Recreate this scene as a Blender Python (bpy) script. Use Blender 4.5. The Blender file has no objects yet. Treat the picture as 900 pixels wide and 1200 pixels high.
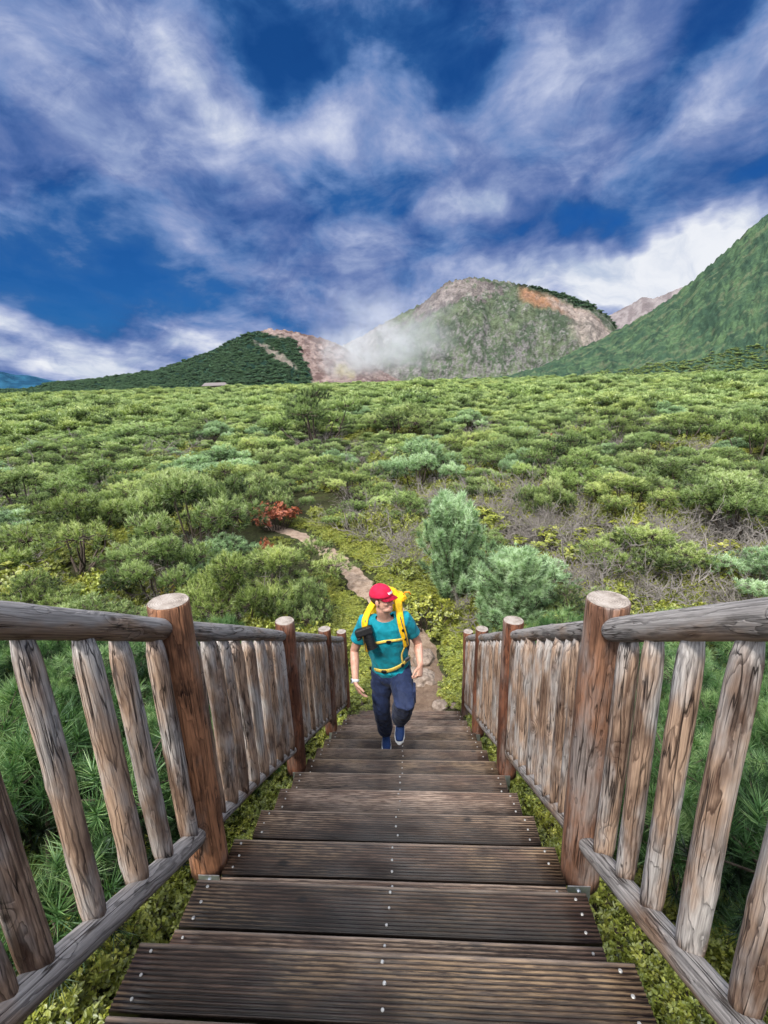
import bpy, bmesh, math, random
import numpy as np
from mathutils import Vector, Matrix, Euler
from mathutils import noise as mnoise

random.seed(7)
rng = np.random.default_rng(11)
scene = bpy.context.scene
COL = scene.collection
R = math.radians

# ------------------------------------------------------------------ camera
F_PX, PIT, ROLL, YAW = 551.8, .2722, -.0309, -.0593
CAM = np.array([.1226, 0.0, 4.75])
_cy, _sy = math.cos(YAW), math.sin(YAW)
_f = np.array([_sy, _cy, 0]); _r = np.array([_cy, -_sy, 0]); _u = np.array([0, 0, 1.])
_cp, _sp = math.cos(PIT), math.sin(PIT)
FWD = _f*_cp - _u*_sp
_u2 = _u*_cp + _f*_sp
_cr, _sr = math.cos(ROLL), math.sin(ROLL)
RGT = _r*_cr + _u2*_sr
UPV = _u2*_cr - _r*_sr

def ray(px, py):
    d = FWD + RGT*(px-450)/F_PX - UPV*(py-600)/F_PX
    return d
def ony(px, py, y):
    d = ray(px, py); return CAM + d*(y-CAM[1])/d[1]
def onx(px, py, x):
    d = ray(px, py); return CAM + d*(x-CAM[0])/d[0]
def pj(P):
    d = np.asarray(P, float)-CAM; w = d@FWD
    w = np.maximum(w, 1e-3)
    return 450+F_PX*(d@RGT)/w, 600-F_PX*(d@UPV)/w

cd = bpy.data.cameras.new('camera'); cam = bpy.data.objects.new('camera', cd); COL.objects.link(cam)
cam.matrix_world = Matrix(((RGT[0], UPV[0], -FWD[0], CAM[0]), (RGT[1], UPV[1], -FWD[1], CAM[1]),
                           (RGT[2], UPV[2], -FWD[2], CAM[2]), (0, 0, 0, 1)))
cd.sensor_fit = 'VERTICAL'; cd.sensor_height = 36; cd.sensor_width = 27
cd.lens = 36*F_PX/1200
cd.clip_start = .05; cd.clip_end = 40000
scene.camera = cam
scene.view_settings.view_transform = 'Standard'
scene.view_settings.look = 'None'
scene.view_settings.exposure = 0
scene.render.engine = 'CYCLES'
scene.cycles.max_bounces = 6
scene.cycles.diffuse_bounces = 2
scene.cycles.use_adaptive_sampling = True; scene.cycles.adaptive_threshold = .03
scene.cycles.use_denoising = True
scene.cycles.transparent_max_bounces = 8
scene.cycles.volume_bounces = 3
scene.cycles.volume_step_rate = 2.0
scene.cycles.volume_max_steps = 128

# ------------------------------------------------------------------ helpers
def tag(o, label=None, cat=None, group=None, kind=None):
    if label: o['label'] = label
    if cat: o['category'] = cat
    if group: o['group'] = group
    if kind: o['kind'] = kind
    return o
def empty(name, loc=(0, 0, 0), rz=0):
    o = bpy.data.objects.new(name, None); COL.objects.link(o)
    o.location = loc; o.rotation_euler = (0, 0, rz); o.empty_display_size = .1
    return o
def link(name, me, mats=None, parent=None, matrix=None):
    o = bpy.data.objects.new(name, me); COL.objects.link(o)
    if mats is not None:
        if len(me.materials): me.materials.clear()
        for m in (mats if isinstance(mats, (list, tuple)) else [mats]): me.materials.append(m)
    if matrix is not None: o.matrix_world = matrix
    if parent is not None: o.parent = parent
    return o
def mesh_np(name, V, F, smooth=False, tint=None, mat_idx=None):
    """V (n,3); F list of arrays (m,k) with one k each"""
    me = bpy.data.meshes.new(name)
    V = np.asarray(V, np.float32)
    me.vertices.add(len(V)); me.vertices.foreach_set('co', V.ravel())
    if not isinstance(F, list): F = [F]
    F = [np.asarray(f, np.int32) for f in F if len(f)]
    loops = np.concatenate([f.ravel() for f in F])
    tot = np.concatenate([np.full(len(f), f.shape[1], np.int32) for f in F])
    start = np.concatenate([[0], np.cumsum(tot)[:-1]]).astype(np.int32)
    me.loops.add(len(loops)); me.loops.foreach_set('vertex_index', loops)
    me.polygons.add(len(tot)); me.polygons.foreach_set('loop_start', start)
    if smooth: me.polygons.foreach_set('use_smooth', np.ones(len(tot), bool))
    if mat_idx is not None: me.polygons.foreach_set('material_index', np.asarray(mat_idx, np.int32))
    me.update(calc_edges=True)
    if tint is not None:
        tint = np.asarray(tint, np.float32)
        a = me.color_attributes.new('tint', 'FLOAT_COLOR', 'POINT')
        if tint.ndim == 1: tint = np.stack([tint]*3, 1)
        c = np.ones((len(V), 4), np.float32); c[:, :3] = tint
        a.data.foreach_set('color', c.ravel())
    return me
def mesh_bm(name, bm, smooth=False, normals=True):
    if normals: bmesh.ops.recalc_face_normals(bm, faces=bm.faces)
    me = bpy.data.meshes.new(name); bm.to_mesh(me); bm.free()
    if smooth: me.polygons.foreach_set('use_smooth', np.ones(len(me.polygons), bool))
    return me
def bm_box(bm, x0, x1, y0, y1, z0, z1, bev=0, mi=0):
    vs = [bm.verts.new((x, y, z)) for z in (z0, z1) for y in (y0, y1) for x in (x0, x1)]
    fs = [bm.faces.new([vs[i] for i in q]) for q in ((0, 2, 3, 1), (4, 5, 7, 6), (0, 1, 5, 4), (2, 6, 7, 3), (0, 4, 6, 2), (1, 3, 7, 5))]
    for f in fs: f.material_index = mi
    if bev:
        bmesh.ops.bevel(bm, geom=list({e for f in fs for e in f.edges}), offset=bev, segments=2, profile=.6, affect='EDGES')
def noise3(p): return mnoise.noise(Vector(p))
# cheap vectorised value noise
_perm = rng.permutation(4096); _val = rng.random(4096)*2-1
def _h(ix, iy): return _val[(_perm[(ix*73 + 19) & 4095] + iy*131 + _perm[iy & 4095]) & 4095]
def vnoise(x, y):
    x = np.asarray(x, float); y = np.asarray(y, float)
    ix = np.floor(x).astype(int); iy = np.floor(y).astype(int)
    fx = x-ix; fy = y-iy
    fx = fx*fx*fx*(fx*(fx*6-15)+10); fy = fy*fy*fy*(fy*(fy*6-15)+10)
    return (_h(ix, iy)*(1-fx)+_h(ix+1, iy)*fx)*(1-fy) + (_h(ix, iy+1)*(1-fx)+_h(ix+1, iy+1)*fx)*fy
def fbm(x, y, o=4, g=.5):
    s = 0; a = 1; t = 0
    for i in range(o):
        s = s + a*vnoise(x*2**i+13.7*i, y*2**i+7.1*i); t += a; a *= g
    return s/t
def sstep(a, b, x):
    t = np.clip((np.asarray(x, float)-a)/(b-a), 0, 1); return t*t*(3-2*t)

# ------------------------------------------------------------------ node helpers
class NT:
    def __init__(s, tree):
        s.t = tree; s.n = tree.nodes; s.l = tree.links
    def new(s, typ, **kw):
        nd = s.n.new(typ)
        for k, v in kw.items():
            if k == 'inp':
                for kk, vv in v.items(): nd.inputs[kk].default_value = vv
            else: setattr(nd, k, v)
        return nd
    def link(s, a, b): s.l.new(a, b)
    def setin(s, sock, v):
        if isinstance(v, bpy.types.NodeSocket): s.l.new(v, sock)
        else: sock.default_value = v
    def math(s, op, a, b=None, c=None, clamp=False):
        nd = s.n.new('ShaderNodeMath'); nd.operation = op; nd.use_clamp = clamp
        for i, v in enumerate((a, b, c)):
            if v is not None: s.setin(nd.inputs[i], v)
        return nd.outputs[0]
    def vmath(s, op, a, b=None, scale=None):
        nd = s.n.new('ShaderNodeVectorMath'); nd.operation = op
        s.setin(nd.inputs[0], a)
        if b is not None: s.setin(nd.inputs[1], b)
        if scale is not None: s.setin(nd.inputs[3], scale)
        return nd.outputs['Value'] if op in ('LENGTH', 'DOT_PRODUCT', 'DISTANCE') else nd.outputs[0]
    def noise(s, vec, scale, detail=3, rough=.5, dist=0, color=False):
        nd = s.n.new('ShaderNodeTexNoise')
        if vec is not None: s.link(vec, nd.inputs['Vector'])
        nd.inputs['Scale'].default_value = scale; nd.inputs['Detail'].default_value = detail
        nd.inputs['Roughness'].default_value = rough; nd.inputs['Distortion'].default_value = dist
        return nd.outputs['Color'] if color else nd.outputs['Fac']
    def ramp(s, fac, stops, interp='LINEAR'):
        nd = s.n.new('ShaderNodeValToRGB'); cr = nd.color_ramp; cr.interpolation = interp
        while len(cr.elements) < len(stops): cr.elements.new(.5)
        for e, (p, c) in zip(cr.elements, stops):
            e.position = p; e.color = (*c, 1) if len(c) == 3 else c
        s.setin(nd.inputs['Fac'], fac); return nd.outputs['Color']
    def mix(s, fac, a, b, mode='MIX'):
        nd = s.n.new('ShaderNodeMix'); nd.data_type = 'RGBA'; nd.blend_type = mode
        s.setin(nd.inputs[0], fac)
        s.setin(nd.inputs[6], a if isinstance(a, bpy.types.NodeSocket) else (*a, 1))
        s.setin(nd.inputs[7], b if isinstance(b, bpy.types.NodeSocket) else (*b, 1))
        return nd.outputs[2]
    def maprange(s, v, a, b, c=0, d=1, smooth=False):
        nd = s.n.new('ShaderNodeMapRange')
        if smooth: nd.interpolation_type = 'SMOOTHSTEP'
        s.setin(nd.inputs['Value'], v)
        for k, x in zip(('From Min', 'From Max', 'To Min', 'To Max'), (a, b, c, d)): nd.inputs[k].default_value = x
        return nd.outputs['Result']
    def mapping(s, vec, loc=(0, 0, 0), rot=(0, 0, 0), scale=(1, 1, 1)):
        nd = s.n.new('ShaderNodeMapping'); s.link(vec, nd.inputs['Vector'])
        nd.inputs['Location'].default_value = loc; nd.inputs['Rotation'].default_value = rot; nd.inputs['Scale'].default_value = scale
        return nd.outputs[0]
    def bump(s, h, strength=.5, dist=.01):
        nd = s.n.new('ShaderNodeBump'); nd.inputs['Strength'].default_value = strength; nd.inputs['Distance'].default_value = dist
        s.link(h, nd.inputs['Height']); return nd.outputs[0]
def new_mat(name):
    m = bpy.data.materials.new(name); m.use_nodes = True
    t = NT(m.node_tree); b = m.node_tree.nodes['Principled BSDF']
    return m, t, b
def simple_mat(name, col, rough=.7, metal=0, spec=.4, var=.15, scale=30, bump=.0, bscale=200):
    m, t, b = new_mat(name)
    tc = t.new('ShaderNodeTexCoord').outputs['Object']
    n = t.noise(tc, scale, 4)
    k = t.maprange(n, .25, .75, 1-var, 1+var)
    c = t.vmath('SCALE', tuple(col), scale=k)
    t.link(c, b.inputs['Base Color'])
    b.inputs['Roughness'].default_value = rough; b.inputs['Metallic'].default_value = metal
    b.inputs['Specular IOR Level'].default_value = spec
    if bump:
        t.link(t.bump(t.noise(tc, bscale, 3), bump, .003), b.inputs['Normal'])
    return m

# ------------------------------------------------------------------ world + light
SUN_EL, SUN_AZ = R(48), R(205)       # azimuth measured from +Y towards +X: the sun stands behind the camera
world = bpy.data.worlds.new('World'); scene.world = world; world.use_nodes = True
wt = NT(world.node_tree)
for n in list(wt.n): wt.n.remove(n)
out = wt.new('ShaderNodeOutputWorld'); bg = wt.new('ShaderNodeBackground')
wt.link(bg.outputs[0], out.inputs[0])
sky = wt.new('ShaderNodeTexSky'); sky.sky_type = 'NISHITA'; sky.sun_disc = False
sky.sun_elevation = SUN_EL; sky.sun_rotation = SUN_AZ
sky.air_density = 1.0; sky.dust_density = .6; sky.ozone_density = 2.5
geo = wt.new('ShaderNodeTexCoord').outputs['Generated']
sep = wt.new('ShaderNodeSeparateXYZ'); wt.link(geo, sep.inputs[0])
dx, dy, dz = sep.outputs
az = wt.math('ARCTAN2', dx, dy); el = wt.math('ARCSINE', dz)
# clouds drift on a flat layer: planar coordinates
inv = wt.math('DIVIDE', 1.0, wt.math('ADD', wt.math('MAXIMUM', dz, 0.0), .16))
cmb = wt.new('ShaderNodeCombineXYZ'); wt.link(wt.math('MULTIPLY', dx, inv), cmb.inputs[0]); wt.link(wt.math('MULTIPLY', dy, inv), cmb.inputs[1])
plane = cmb.outputs[0]
w1 = wt.noise(plane, 1.1, 3, .5, color=True)
warp = wt.vmath('SCALE', wt.vmath('SUBTRACT', w1, (.5, .5, .5)), scale=.5)
pw = wt.vmath('ADD', plane, warp)
streak = wt.noise(wt.mapping(pw, rot=(0, 0, R(8)), scale=(2.3, .75, 1)), 1.5, 5, .5)
puffs = wt.noise(wt.mapping(pw, loc=(3, 5, 0), scale=(1.2, 1.0, 1)), 2.2, 6, .55)
ae = wt.new('ShaderNodeCombineXYZ'); wt.link(az, ae.inputs[0]); wt.link(el, ae.inputs[1])
w2 = wt.noise(ae.outputs[0], 5.0, 4, .55, color=True)
aew = wt.vmath('ADD', ae.outputs[0], wt.vmath('SCALE', wt.vmath('SUBTRACT', w2, (.5, .5, .5)), scale=.22))
def azel(px, py):
    d = ray(px, py); d = d/np.linalg.norm(d)
    return math.atan2(d[0], d[1]), math.asin(d[2])
CL = [(200, 75, 170, 42, 48, .50), (45, 40, 120, 40, 50, .36), (90, 150, 150, 50, 32, .42), (420, 140, 110, 42, -8, .42),
      (655, 75, 170, 52, -46, .50), (715, 150, 75, 40, -40, .42), (560, 228, 95, 22, -14, .40), (850, 120, 110, 42, -45, .45),
      (775, 325, 120, 36, -14, 1.3), (690, 318, 110, 26, -8, .45), (110, 396, 200, 22, 8, .80), (40, 424, 150, 15, 4, .75),
      (400, 355, 170, 48, -6, .34), (470, 268, 120, 34, -14, .2), (200, 290, 90, 50, 40, .2), (370, 175, 80, 40, 10, .2), (600, 300, 160, 26, -12, .15),
      (450, 60, 120, 60, 10, -.40), (300, 40, 60, 70, 45, -.30), (815, 45, 100, 44, -35, -.42), (400, 232, 110, 36, 8, -.34),
      (680, 262, 170, 30, -12, -.42), (70, 325, 190, 50, 10, -.36), (230, 320, 110, 40, 10, -.14), (10, 70, 60, 60, 30, -.30), (250, 262, 70, 22, 20, -.22), (150, 245, 80, 14, 15, -.15), (560, 60, 60, 70, -50, -.22),
      (520, 300, 60, 18, -20, -.1), (250, 345, 120, 20, 6, -.18), (880, 200, 80, 40, -30, -.1)]
acc = wt.math('ADD', wt.math('MULTIPLY', wt.math('SUBTRACT', streak, .5), .62), wt.math('MULTIPLY', wt.math('SUBTRACT', puffs, .5), .62))
fine = wt.noise(wt.mapping(ae.outputs[0], rot=(0, 0, R(-12)), scale=(1, 1.9, 1)), 6.0, 9, .60, .35)
acc = wt.math('ADD', acc, wt.math('MULTIPLY', wt.math('SUBTRACT', fine, .5), 1.15))
acc = wt.math('ADD', acc, .43)
for (px, py, a, b, ang, w) in CL:
    u, v = azel(px, py); u2, v2 = azel(px+a*.5*math.cos(R(ang)), py+a*.5*math.sin(R(ang)))
    rot = math.atan2(v2-v, u2-u)
    u3, v3 = azel(px-b*.5*math.sin(R(ang)), py+b*.5*math.cos(R(ang)))
    ra = 2*math.hypot(u2-u, v2-v)*1.15; rb = 2*math.hypot(u3-u, v3-v)*1.15
    d = wt.vmath('SUBTRACT', aew, (u, v, 0))
    c, s = math.cos(rot), math.sin(rot)
    da = wt.vmath('DOT_PRODUCT', d, (c/ra, s/ra, 0)); db = wt.vmath('DOT_PRODUCT', d, (-s/rb, c/rb, 0))
    q = wt.math('ADD', wt.math('MULTIPLY', da, da), wt.math('MULTIPLY', db, db))
    g = wt.math('EXPONENT', wt.math('MULTIPLY', q, -1.0))
    acc = wt.math('ADD', acc, wt.math('MULTIPLY', g, w*(.62 if 0 < w < 1 else .85)))
blue = wt.vmath('MULTIPLY', wt.vmath('SCALE', sky.outputs[0], scale=.1), (.10, .42, .95))
cloudcol = wt.ramp(acc, [(0, (.008, .060, .20)), (.22, (.035, .125, .34)), (.42, (.14, .245, .51)), (.58, (.27, .35, .60)), (.76, (.50, .56, .76)), (1.0, (.86, .885, .94))])
shade = wt.noise(wt.mapping(aew, loc=(2.3, 1.1, 0), rot=(0, 0, R(-18)), scale=(1, 1.6, 1)), 3.6, 8, .6, .5)
cloudcol = wt.mix(wt.maprange(shade, .40, .64, 0, .9, True), cloudcol, wt.vmath('MULTIPLY', cloudcol, (.44, .54, .72)))
cov = wt.maprange(acc, .0, .45, .45, 1.0, True)
# unseen sky overhead and around the sun is brightened, added as soft fill
sunv = (math.sin(SUN_AZ)*math.cos(SUN_EL), math.cos(SUN_AZ)*math.cos(SUN_EL), math.sin(SUN_EL))
sun_fill = wt.maprange(wt.vmath('DOT_PRODUCT', geo, sunv), .25, 1.0, 0, 2.2, True)
zenith_fill = wt.maprange(dz, .62, .95, 0, 1.3, True)
skyc = wt.mix(wt.math('MINIMUM', wt.math('MULTIPLY', wt.math('ADD', sun_fill, zenith_fill), .6), 1.0), wt.mix(cov, blue, cloudcol), (.80, .83, .88))
skyc = wt.vmath('SCALE', skyc, scale=wt.math('ADD', wt.math('ADD', sun_fill, zenith_fill), 1.0))
wt.link(skyc, bg.inputs['Color'])
world.cycles.sampling_method = 'NONE'
bg.inputs['Strength'].default_value = 1.0

sd = bpy.data.lights.new('sun', 'SUN'); so = bpy.data.objects.new('sun', sd); COL.objects.link(so)
sd.energy = 3.9; sd.angle = R(7); sd.color = (1, .95, .87)
sv = Vector((math.sin(SUN_AZ)*math.cos(SUN_EL), math.cos(SUN_AZ)*math.cos(SUN_EL), math.sin(SUN_EL)))
so.rotation_euler = (-sv).to_track_quat('-Z', 'Y').to_euler()
# ------------------------------------------------------------------ materials
def wood_log_mat(name, light, dark, grey, greyness=.5, freq=70, zs=.16):
    """weathered round log: contour grain around an off-centre pith, knots, silvery bleaching"""
    m, t, b = new_mat(name)
    tc = t.new('ShaderNodeTexCoord').outputs['Object']
    oi = t.new('ShaderNodeObjectInfo').outputs['Random']
    off = t.vmath('SCALE', (7.3, 3.1, 11.7), scale=t.math('MULTIPLY', oi, 9.0))
    pos = t.vmath('ADD', tc, off)
    st = t.mapping(pos, scale=(1, 1, zs))
    kv = t.new('ShaderNodeTexVoronoi'); t.link(t.mapping(pos, scale=(1, 1, .55)), kv.inputs['Vector']); kv.inputs['Scale'].default_value = 6.5
    kd = kv.outputs['Distance']
    knot = t.maprange(kd, .05, .22, 1, 0, True)
    wn = t.noise(t.mapping(pos, scale=(1, 1, .32)), 9, 3, .5, color=True)
    warp = t.vmath('SCALE', t.vmath('SUBTRACT', wn, (.5, .5, .5)), scale=.046)
    wn2 = t.noise(t.mapping(pos, scale=(1, 1, .3)), 34, 3, .55, color=True)
    warp2 = t.vmath('SCALE', t.vmath('SUBTRACT', wn2, (.5, .5, .5)), scale=.016)
    p2 = t.vmath('MULTIPLY', t.vmath('ADD', t.vmath('ADD', t.vmath('ADD', tc, (.018, -.012, 0)), warp), warp2), (1, 1, 0))
    r = t.vmath('LENGTH', p2)
    r = t.math('ADD', r, t.math('MULTIPLY', knot, .022))
    ph = t.math('FRACT', t.math('MULTIPLY', r, freq))
    ring = t.ramp(ph, [(0, (0, 0, 0)), (.60, (.14, .14, .14)), (.82, (.75, .75, .75)), (.93, (1, 1, 1)), (1, (0, 0, 0))])
    fib = t.noise(t.mapping(pos, scale=(1, 1, .03)), 260, 3, .6)
    blot = t.noise(t.mapping(pos, scale=(1, 1, .35)), 7, 4, .6)
    strength = t.maprange(t.noise(t.mapping(pos, scale=(1, 1, .4)), 11, 2), .35, .62, .35, 1.0)
    lum = t.math('MULTIPLY', t.math('MULTIPLY', ring, 1.0) if False else t.math('MULTIPLY', strength, .80), 1.0)
    base = t.mix(t.maprange(blot, .44, .62, 0, 1, True), light, tuple(.32*l+.68*d for l, d in zip(light, dark)))
    nz = t.new('ShaderNodeNewGeometry').outputs['Normal']
    sp = t.new('ShaderNodeSeparateXYZ'); t.link(nz, sp.inputs[0])
    gr = t.maprange(t.math('ADD', t.math('ADD', t.noise(t.mapping(pos, loc=(4, 1, 2), scale=(1, 1, .3)), 8, 4, .6), t.math('MULTIPLY', sp.outputs[2], .16)), (greyness-.5)*.55), .40, .66, 0, .93, True)
    base = t.mix(gr, base, grey)
    dk = t.mix(gr, dark, tuple(g*.30 for g in grey))
    c = t.mix(t.math('MULTIPLY', ring, lum), base, dk)
    c = t.mix(t.math('MULTIPLY', t.maprange(kd, .02, .10, 1, 0, True), .85), c, tuple(d*.5 for d in dark))
    c = t.vmath('SCALE', c, scale=t.maprange(fib, .3, .7, .66, 1.28))
    fl = t.noise(t.mapping(pos, loc=(3, 8, 5), scale=(1, 1, .022)), 120, 3, .55)
    c = t.mix(t.maprange(fl, .47, .36, 0, .62), c, t.vmath('SCALE', dk, scale=1.1))
    # drying checks: thin dark cracks along the log
    ck = t.noise(t.mapping(pos, loc=(9, 4, 1), scale=(1, 1, .045)), 38, 2, .4)
    crack = t.maprange(t.math('ABSOLUTE', t.math('SUBTRACT', ck, .5)), 0, .020, 1, 0)
    crack = t.math('MULTIPLY', crack, t.maprange(t.noise(t.mapping(pos, loc=(2, 2, 2), scale=(1, 1, .4)), 9, 1), .44, .54, 0, 1))
    c = t.mix(t.math('MULTIPLY', crack, .92), c, tuple(d*.25 for d in dark))
    t.link(c, b.inputs['Base Color'])
    b.inputs['Roughness'].default_value = .72; b.inputs['Specular IOR Level'].default_value = .3
    h = t.math('SUBTRACT', t.math('MULTIPLY', fib, .4), t.math('ADD', t.math('MULTIPLY', ring, .55), t.math('MULTIPLY', crack, 1.4)))
    t.link(t.bump(h, .85, .005), b.inputs['Normal'])
    return m

M = {}
M['baluster'] = wood_log_mat('weathered_log', (.42, .285, .20), (.050, .022, .014), (.47, .44, .42), .46, 92)
M['rail'] = wood_log_mat('weathered_rail', (.38, .26, .18), (.085, .045, .028), (.34, .315, .30), .66, 80)
M['post'] = wood_log_mat('red_brown_post', (.20, .078, .042), (.04, .015, .010), (.22, .165, .14), .36, 84)
M['post_orange'] = wood_log_mat('orange_brown_post', (.38, .175, .090), (.05, .022, .014), (.32, .24, .20), .31, 80)
M['post_mixed'] = wood_log_mat('grey_brown_post', (.27, .135, .08), (.06, .026, .016), (.28, .235, .215), .5, 82)
M['steel'] = simple_mat('galvanised_steel', (.55, .58, .62), .38, .9, .5, .25, 25)
M['screw'] = simple_mat('screw_head', (.42, .41, .39), .45, .6, .5, .2, 60)

def end_grain_mat():
    m, t, b = new_mat('pale_end_grain')
    tc = t.new('ShaderNodeTexCoord').outputs['Object']
    oi = t.new('ShaderNodeObjectInfo').outputs['Random']
    w = t.vmath('SCALE', t.vmath('SUBTRACT', t.noise(tc, 9, 3, color=True), (.5, .5, .5)), scale=.02)
    p = t.vmath('MULTIPLY', t.vmath('ADD', t.vmath('ADD', tc, (.01, .014, 0)), w), (1, 1, 0))
    r = t.vmath('LENGTH', p)
    ring = t.ramp(t.math('FRACT', t.math('MULTIPLY', r, 105)), [(0, (1, 1, 1)), (.6, (.8, .8, .8)), (.85, (.45, .45, .45)), (1, (1, 1, 1))])
    g = t.noise(tc, 22, 5, .65)
    c = t.ramp(g, [(.3, (.16, .125, .10)), (.5, (.34, .285, .24)), (.7, (.48, .42, .37))])
    c = t.mix(.75, c, ring, 'MULTIPLY')
    # radial checks
    sp = t.new('ShaderNodeSeparateXYZ'); t.link(p, sp.inputs[0])
    a = t.math('ARCTAN2', sp.outputs[0], sp.outputs[1])
    ck = t.maprange(t.math('ABSOLUTE', t.math('SUBTRACT', t.noise(t.vmath('SCALE', t.vmath('NORMALIZE', p), scale=1.0), 6, 1), .5)), 0, .015, 1, 0)
    c = t.mix(t.math('MULTIPLY', ck, t.math('MULTIPLY', t.maprange(r, .01, .06), .6)), c, (.08, .055, .045))
    t.link(c, b.inputs['Base Color']); b.inputs['Roughness'].default_value = .85
    t.link(t.bump(g, .4, .004), b.inputs['Normal'])
    return m
M['end'] = end_grain_mat()

def deck_mat():
    m, t, b = new_mat('wet_dark_decking')
    tc = t.new('ShaderNodeTexCoord').outputs['Object']
    oi = t.new('ShaderNodeObjectInfo').outputs['Random']
    pos = t.vmath('ADD', tc, t.vmath('SCALE', (5.1, 9.3, 2.2), scale=t.math('MULTIPLY', oi, 8.0)))
    st = t.mapping(pos, scale=(.07, 1, 1))
    fib = t.noise(st, 190, 4, .62)
    grain = t.noise(t.mapping(pos, scale=(.10, 1, 1)), 42, 4, .6, .8)
    blot = t.noise(t.mapping(pos, scale=(.45, 1, 1)), 4.0, 5, .62)
    sp = t.new('ShaderNodeSeparateXYZ'); t.link(tc, sp.inputs[0])
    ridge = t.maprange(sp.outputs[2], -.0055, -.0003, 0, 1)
    base = t.ramp(grain, [(.3, (.024, .013, .009)), (.5, (.074, .043, .030)), (.7, (.165, .100, .070))])
    base = t.vmath('SCALE', base, scale=t.maprange(fib, .3, .7, .55, 1.5))
    # worn, sun-bleached streaks on the ridges
    worn = t.math('MULTIPLY', t.maprange(blot, .40, .60, 0, 1, True), t.maprange(fib, .38, .58, 0, 1))
    worn = t.math('MULTIPLY', worn, ridge)
    base = t.mix(t.math('MULTIPLY', worn, .85), base, t.mix(oi, (.40, .27, .155), (.31, .23, .18)))
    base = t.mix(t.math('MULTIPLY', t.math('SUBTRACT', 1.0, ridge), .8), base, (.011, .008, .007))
    # dark knots
    kv = t.new('ShaderNodeTexVoronoi'); t.link(t.mapping(pos, scale=(.62, 1, .1)), kv.inputs['Vector']); kv.inputs['Scale'].default_value = 5.5
    kn = t.maprange(t.math('ADD', kv.outputs['Distance'], t.math('MULTIPLY', fib, .08)), .08, .17, 1, 0, True)
    base = t.mix(t.math('MULTIPLY', kn, .85), base, (.012, .010, .010))
    base = t.vmath('SCALE', base, scale=t.maprange(oi, 0, 1, .55, 1.25))
    nose_light = t.math('MULTIPLY', t.maprange(sp.outputs[1], -.016, -.002, 0, 1), t.maprange(t.noise(t.mapping(pos, scale=(.5, 1, 1)), 7, 4, .6), .35, .6, .3, .9))
    base = t.mix(nose_light, base, (.33, .26, .21))  # paler nosing edge: wear plus a painted bevel highlight
    base = t.vmath('SCALE', base, scale=t.maprange(sp.outputs[1], -.165, -.055, .42, 1.08))  # shade behind the nosing above painted in, darker towards the board's back
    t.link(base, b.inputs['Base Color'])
    t.link(t.maprange(t.noise(t.mapping(pos, scale=(.5, 1, 1)), 9, 3), .35, .65, .30, .62), b.inputs['Roughness'])
    b.inputs['Specular IOR Level'].default_value = .30
    t.link(t.bump(t.math('ADD', fib, t.math('MULTIPLY', grain, .6)), .35, .002), b.inputs['Normal'])
    return m
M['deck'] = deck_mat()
M['beam'] = simple_mat('dark_stained_beam', (.07, .045, .035), .75, 0, .3, .5, 14, .4, 60)

def foliage_mat(name, cols, trans=.30, rough=.55, hue_var=.25):
    """cols: dark, mid, light base colours picked by the tint attribute; a random value per plant shifts them"""
    m = bpy.data.materials.new(name); m.use_nodes = True
    t = NT(m.node_tree)
    for n in list(t.n): t.n.remove(n)
    o = t.new('ShaderNodeOutputMaterial')
    at = t.new('ShaderNodeAttribute', attribute_name='tint')
    oi = t.new('ShaderNodeObjectInfo').outputs['Random']
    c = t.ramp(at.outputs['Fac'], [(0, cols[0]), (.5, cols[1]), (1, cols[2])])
    a2 = t.ramp(oi, [(0, (.72, .82, .70)), (.3, (1.0, 1.0, 1.05)), (.55, (1.22, 1.12, .72)), (.8, (.86, 1.0, 1.08)), (1, (1.12, 1.18, .85))])
    c = t.mix(hue_var*2 if hue_var < .5 else 1.0, c, t.mix(1.0, c, a2, 'MULTIPLY'))
    d = t.new('ShaderNodeBsdfDiffuse'); tr = t.new('ShaderNodeBsdfTranslucent'); g = t.new('ShaderNodeBsdfGlossy')
    t.link(c, d.inputs['Color']); t.link(t.mix(1.0, c, (1.15, 1.2, .6), 'MULTIPLY'), tr.inputs['Color'])
    g.inputs['Roughness'].default_value = rough; g.inputs['Color'].default_value = (.8, .85, .9, 1)
    mx = t.new('ShaderNodeMixShader'); mx.inputs[0].default_value = trans
    t.link(d.outputs[0], mx.inputs[1]); t.link(tr.outputs[0], mx.inputs[2])
    mx2 = t.new('ShaderNodeMixShader'); mx2.inputs[0].default_value = .05
    t.link(mx.outputs[0], mx2.inputs[1]); t.link(g.outputs[0], mx2.inputs[2])
    t.link(mx2.outputs[0], o.inputs[0])
    return m
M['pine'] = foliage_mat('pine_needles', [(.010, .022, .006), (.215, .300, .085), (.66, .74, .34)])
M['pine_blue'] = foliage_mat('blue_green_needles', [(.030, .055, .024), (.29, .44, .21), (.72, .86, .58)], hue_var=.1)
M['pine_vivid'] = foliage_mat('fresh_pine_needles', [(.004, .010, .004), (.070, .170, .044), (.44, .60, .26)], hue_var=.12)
M['shrub_leaf'] = foliage_mat('broad_shrub_leaves', [(.030, .042, .009), (.25, .275, .045), (.58, .57, .12)], .25, .4)
M['red_leaf'] = foliage_mat('russet_autumn_leaves', [(.12, .03, .015), (.42, .115, .05), (.60, .24, .12)], .25, .5, .05)
M['yellow_leaf'] = foliage_mat('yellow_autumn_leaves', [(.25, .16, .02), (.48, .36, .05), (.6, .46, .09)], .25, .5, .05)
M['bark'] = simple_mat('grey_brown_bark', (.085, .066, .052), .9, 0, .2, .5, 18, .5, 50)
M['dead'] = simple_mat('bleached_dead_twigs', (.23, .205, .185), .9, 0, .2, .5, 3, .3, 60)

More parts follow.
